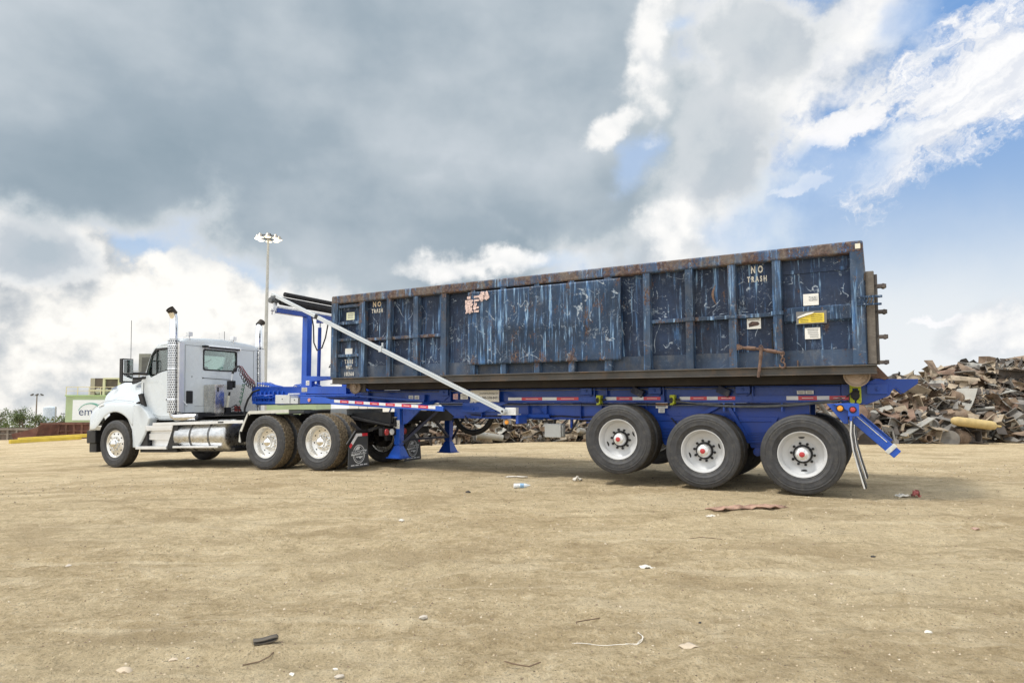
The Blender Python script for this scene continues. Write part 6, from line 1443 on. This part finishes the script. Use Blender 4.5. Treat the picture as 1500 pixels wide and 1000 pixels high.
# plastic bottle
m=MB(); m.lathe([(.0001,-.12),(.030,-.12),(.034,-.11),(.034,-.05),(.031,-.045),(.034,-.04),(.034,.04),(.028,.07),(.014,.095),(.013,.105)],(0,0,.034),'x',18); m.mat(1).lathe([(.0345,-.035),(.0345,.025)],(0,0,.034),'x',18); m.mat(2).lathe([(.015,.103),(.015,.122),(.0001,.122)],(0,0,.034),'x',12)
item('plastic_bottle',m,[mat('cloudy_plastic',(.70,.74,.78),.25,coat=.5),mat('blue_label',(.25,.42,.62),.5,var=.3,vscale=60),PAP],.14,9.55,'clear plastic bottle with a blue label lying on the dirt','bottle',rz=.2,rx=.3)
def crumple(sx,sy,sz,seed,n=7):
    rn=random.Random(seed); m=MB(); vs=[];fs=[]
    for i in range(n+1):
        for j in range(n+1):
            e=1-.0*abs(i/n-.5); vs.append((sx*(i/n-.5)*(1+.25*(rn.random()-.5)),sy*(j/n-.5)*(1+.25*(rn.random()-.5)),sz*rn.random()*(.4+.6*math.sin(math.pi*i/n))))
    for i in range(n):
        for j in range(n): a=i*(n+1)+j; fs.append((a,a+n+1,a+n+2,a+1))
    m.add(vs,fs); return m
item('crumpled_tissue',crumple(.14,.11,.09,1),PAP,1.03,10.4,'crumpled white tissue on the ground left of the lifted wheel','litter',thick=.004)
item('paper_scrap',crumple(.34,.10,.015,2),PAP,.08,10.8,'long flat strip of white paper behind the bottle','litter',thick=.003,dz=.005)
item('red_rag',crumple(.95,.13,.045,3,12),mat('dusty_red_cloth',(.38,.24,.18),.9,var=.3,vscale=12,dirt=.4,dirtcol=(.40,.30,.22)),2.72,7.65,'dusty red rag lying flat in front of the rear wheels','rag',rz=.25,thick=.006)
item('paper_scrap',crumple(.10,.07,.02,4),PAP,2.16,7.2,'small white paper bit beside the red rag','litter',thick=.003)
item('crumpled_wrapper',crumple(.20,.10,.05,5),[PAP],5.15,8.75,'white and red crumpled wrapper right of the trailer flap','litter',thick=.004,rz=.2)
item('red_wrapper_bit',crumple(.09,.08,.11,6),mat('pink_plastic',(.55,.16,.15),.5,var=.3),5.32,8.72,'small red plastic bit standing beside the white wrapper','litter',thick=.004)
item('paper_scrap',crumple(.09,.07,.015,7),PAP,.98,4.88,'square white paper scrap in the middle foreground','litter',thick=.002,rz=.3,dz=.004)
item('cardboard_scrap',crumple(.085,.07,.012,8,4),CARD,.888,3.37,'flat tan cardboard scrap right of the white strap loop','litter',thick=.003,rz=.5,dz=.004)
# white strap loop
m=MB(); P=[]
for i in range(30):
    t=i/29
    if t<.45: P.append((-.42+.62*t/.45,-.02-.05*math.sin(t*3),.012+.01*math.sin(t*20)))
    else:
        a=-1.35+2.5*(t-.45)/.55; P.append((.20+.17*math.cos(a),.115+.17*math.sin(a)-.03,.014+.03*math.sin((t-.45)*5)))
m.tube(P,.0042,6); m.tube([(p[0]+.012*math.sin(i),p[1]+.014,p[2]+.004) for i,p in enumerate(P[12:])],.0035,6)
item('strap_loop',m,PAP,.50,3.42,'thin white plastic strap curled into a loop in the foreground','strap',rz=.02).scale=(.47,.6,.4)
# folded belt scrap
m=MB(); m.loft([[(x,-.035,z),(x,.035,z)] for x,z in ((-.085,.012),(-.03,.006),(.03,.012),(.07,.022),(.085,.035),(.075,.047),(.04,.044),(0,.034),(-.05,.028),(-.088,.030))])
item('belt_scrap',m,mat('black_rubber_belt',(.10,.085,.065),.7,var=.3,dirt=.5,dirtcol=(.18,.14,.10)),-1.245,3.40,'folded strip of black rubber belt in the left foreground','rubber strip',rz=.35,thick=.006,dz=.004).scale=(.68,.7,.62)
def stone(s,seed):
    rn=random.Random(seed); m=MB(); b=bmesh.new(); bmesh.ops.create_icosphere(b,subdivisions=1,radius=1)
    vs=[(v.co.x*s*(.8+.5*rn.random()),v.co.y*s*(.6+.4*rn.random()),max(-.3,v.co.z)*s*.45*(.8+.5*rn.random())) for v in b.verts]; m.add(vs,[tuple(v.index for v in f.verts) for f in b.faces]); b.free(); return m
for i,(px_,py_,s,mt,lab) in enumerate(((-1.78,3.10,.06,CARD,'flat pale stone slab at the bottom left'),(-1.62,3.22,.035,CARD,'small tan stone behind the flat slab'),(-1.56,3.24,.018,STN,'tiny pebble beside the small tan stone'),(-.98,3.0,.028,PAP,'small white chalky lump at the bottom edge left of centre'),(-.80,3.05,.022,PAP,'white fragment near the bottom edge, left of the tan wedge'),(-.76,2.97,.036,STN,'wedge of tan stone at the bottom edge near centre'),(-.5,3.78,.05,STN,'pale stone right of the black belt'),(-3.35,5.04,.05,STN,'flat grey stone far out in the left foreground'),(-1.15,6.9,.06,PAP,'white lump on the dirt below the drive wheels'),(-.6,9.1,.07,DRK_,'dark fragment on the dirt left of the bottle'),(2.9,5.35,.045,DRK_,'dark clod in the right foreground'),(2.15,4.5,.03,CARD,'small brown clod in front of the trailer wheels'),(3.65,4.6,.05,PAP,'white flat stone at the right foreground'),(2.2,3.55,.035,PAP,'chalky white patch stone in the lower right'),(4.6,6.6,.07,mat('pinkish_stone',(.45,.30,.24),.9,var=.2),'flat pinkish stone at the far right'),(1.05,3.75,.02,DRK_,'small dark chip behind the cardboard scrap'))):
    item('stone' if mt in (STN,) else 'fragment',stone(s*.62,100+i),mt,px_,py_,lab,'stone' if mt is STN else 'fragment',rz=i*.7,dz=.002)
for i,(x,y,L,lab) in enumerate(((1.75,6.05,.30,'thin curved twig in the middle foreground'),(.42,3.72,.24,'short brown twig above the white strap loop'),(-3.0,3.2,.20,'bent brown twig near the bottom left corner'),(.05,3.05,.16,'fine dark twig near the bottom centre'),(-1.2,3.22,.18,'pale straw-like stick left of the bottom centre'))):
    m=MB(); m.tube([(-L/2,0,.006),(-L*.1,.03*(i%2+1),.014),(L*.2,.02,.010),(L/2,-.03,.008)],.0035,5); item('twig',m,mat('brown_twig',(.16,.11,.07),.9),x,y,lab,'twig','twigs on the dirt',rz=i*1.1)
# loose grit: thousands of tiny stones
def build_grit():
    rn=np.random.default_rng(21); N=42000
    r_=1.4+(rn.random(N)**1.3)*15; a=(rn.random(N)-.5)*math.radians(96); x=r_*np.sin(a); y=r_*np.cos(a)
    dens=fbm(x*.5+3,y*.5,3); keep=(dens+rn.random(N)*.7)>.18; x=x[keep];y=y[keep];r_=r_[keep]
    s=(.0016+.0065*rn.random(len(x))**5)*(.7+.13*r_); z=gz(x,y)+bumpz(x,y)
    base=np.array([(1,0,0),(-.5,.87,0),(-.5,-.87,0),(.1,.1,.8),(.3,-.2,.7)],float)
    F=[(0,1,3),(1,2,3),(2,4,3),(2,0,4),(0,3,4)]
    n=len(x); j=.6+.8*rn.random((n,5,3)); th=rn.random(n)*6.28; c,sn=np.cos(th),np.sin(th)
    v=base[None]*j*s[:,None,None]; vx=v[:,:,0]*c[:,None]-v[:,:,1]*sn[:,None]; vy=v[:,:,0]*sn[:,None]+v[:,:,1]*c[:,None]
    V=np.stack([vx+x[:,None],vy+y[:,None],v[:,:,2]+z[:,None]],-1).reshape(-1,3)
    f=(np.arange(n)[:,None,None]*5+np.array(F)[None]).reshape(-1,3)
    me=bpy.data.meshes.new('loose_grit'); me.vertices.add(len(V)); me.vertices.foreach_set('co',V.ravel()); me.loops.add(f.size); me.loops.foreach_set('vertex_index',f.ravel()); me.polygons.add(len(f)); me.polygons.foreach_set('loop_start',np.arange(len(f))*3); me.polygons.foreach_set('loop_total',np.full(len(f),3)); me.update(calc_edges=True)
    for q in (mat('grit_tan',(.50,.41,.28),.9),mat('grit_dark',(.22,.165,.11),.9),mat('grit_pale',(.56,.48,.36),.9)): me.materials.append(q)
    me.polygons.foreach_set('material_index',np.repeat(rn.choice(3,n,p=[.5,.36,.14]),5).astype(np.int32))
    o=bpy.data.objects.new('loose_grit',me); COL.objects.link(o); tag(o,'fine loose grit and pebbles scattered over the sandy yard','gravel',None,'stuff')
build_grit()
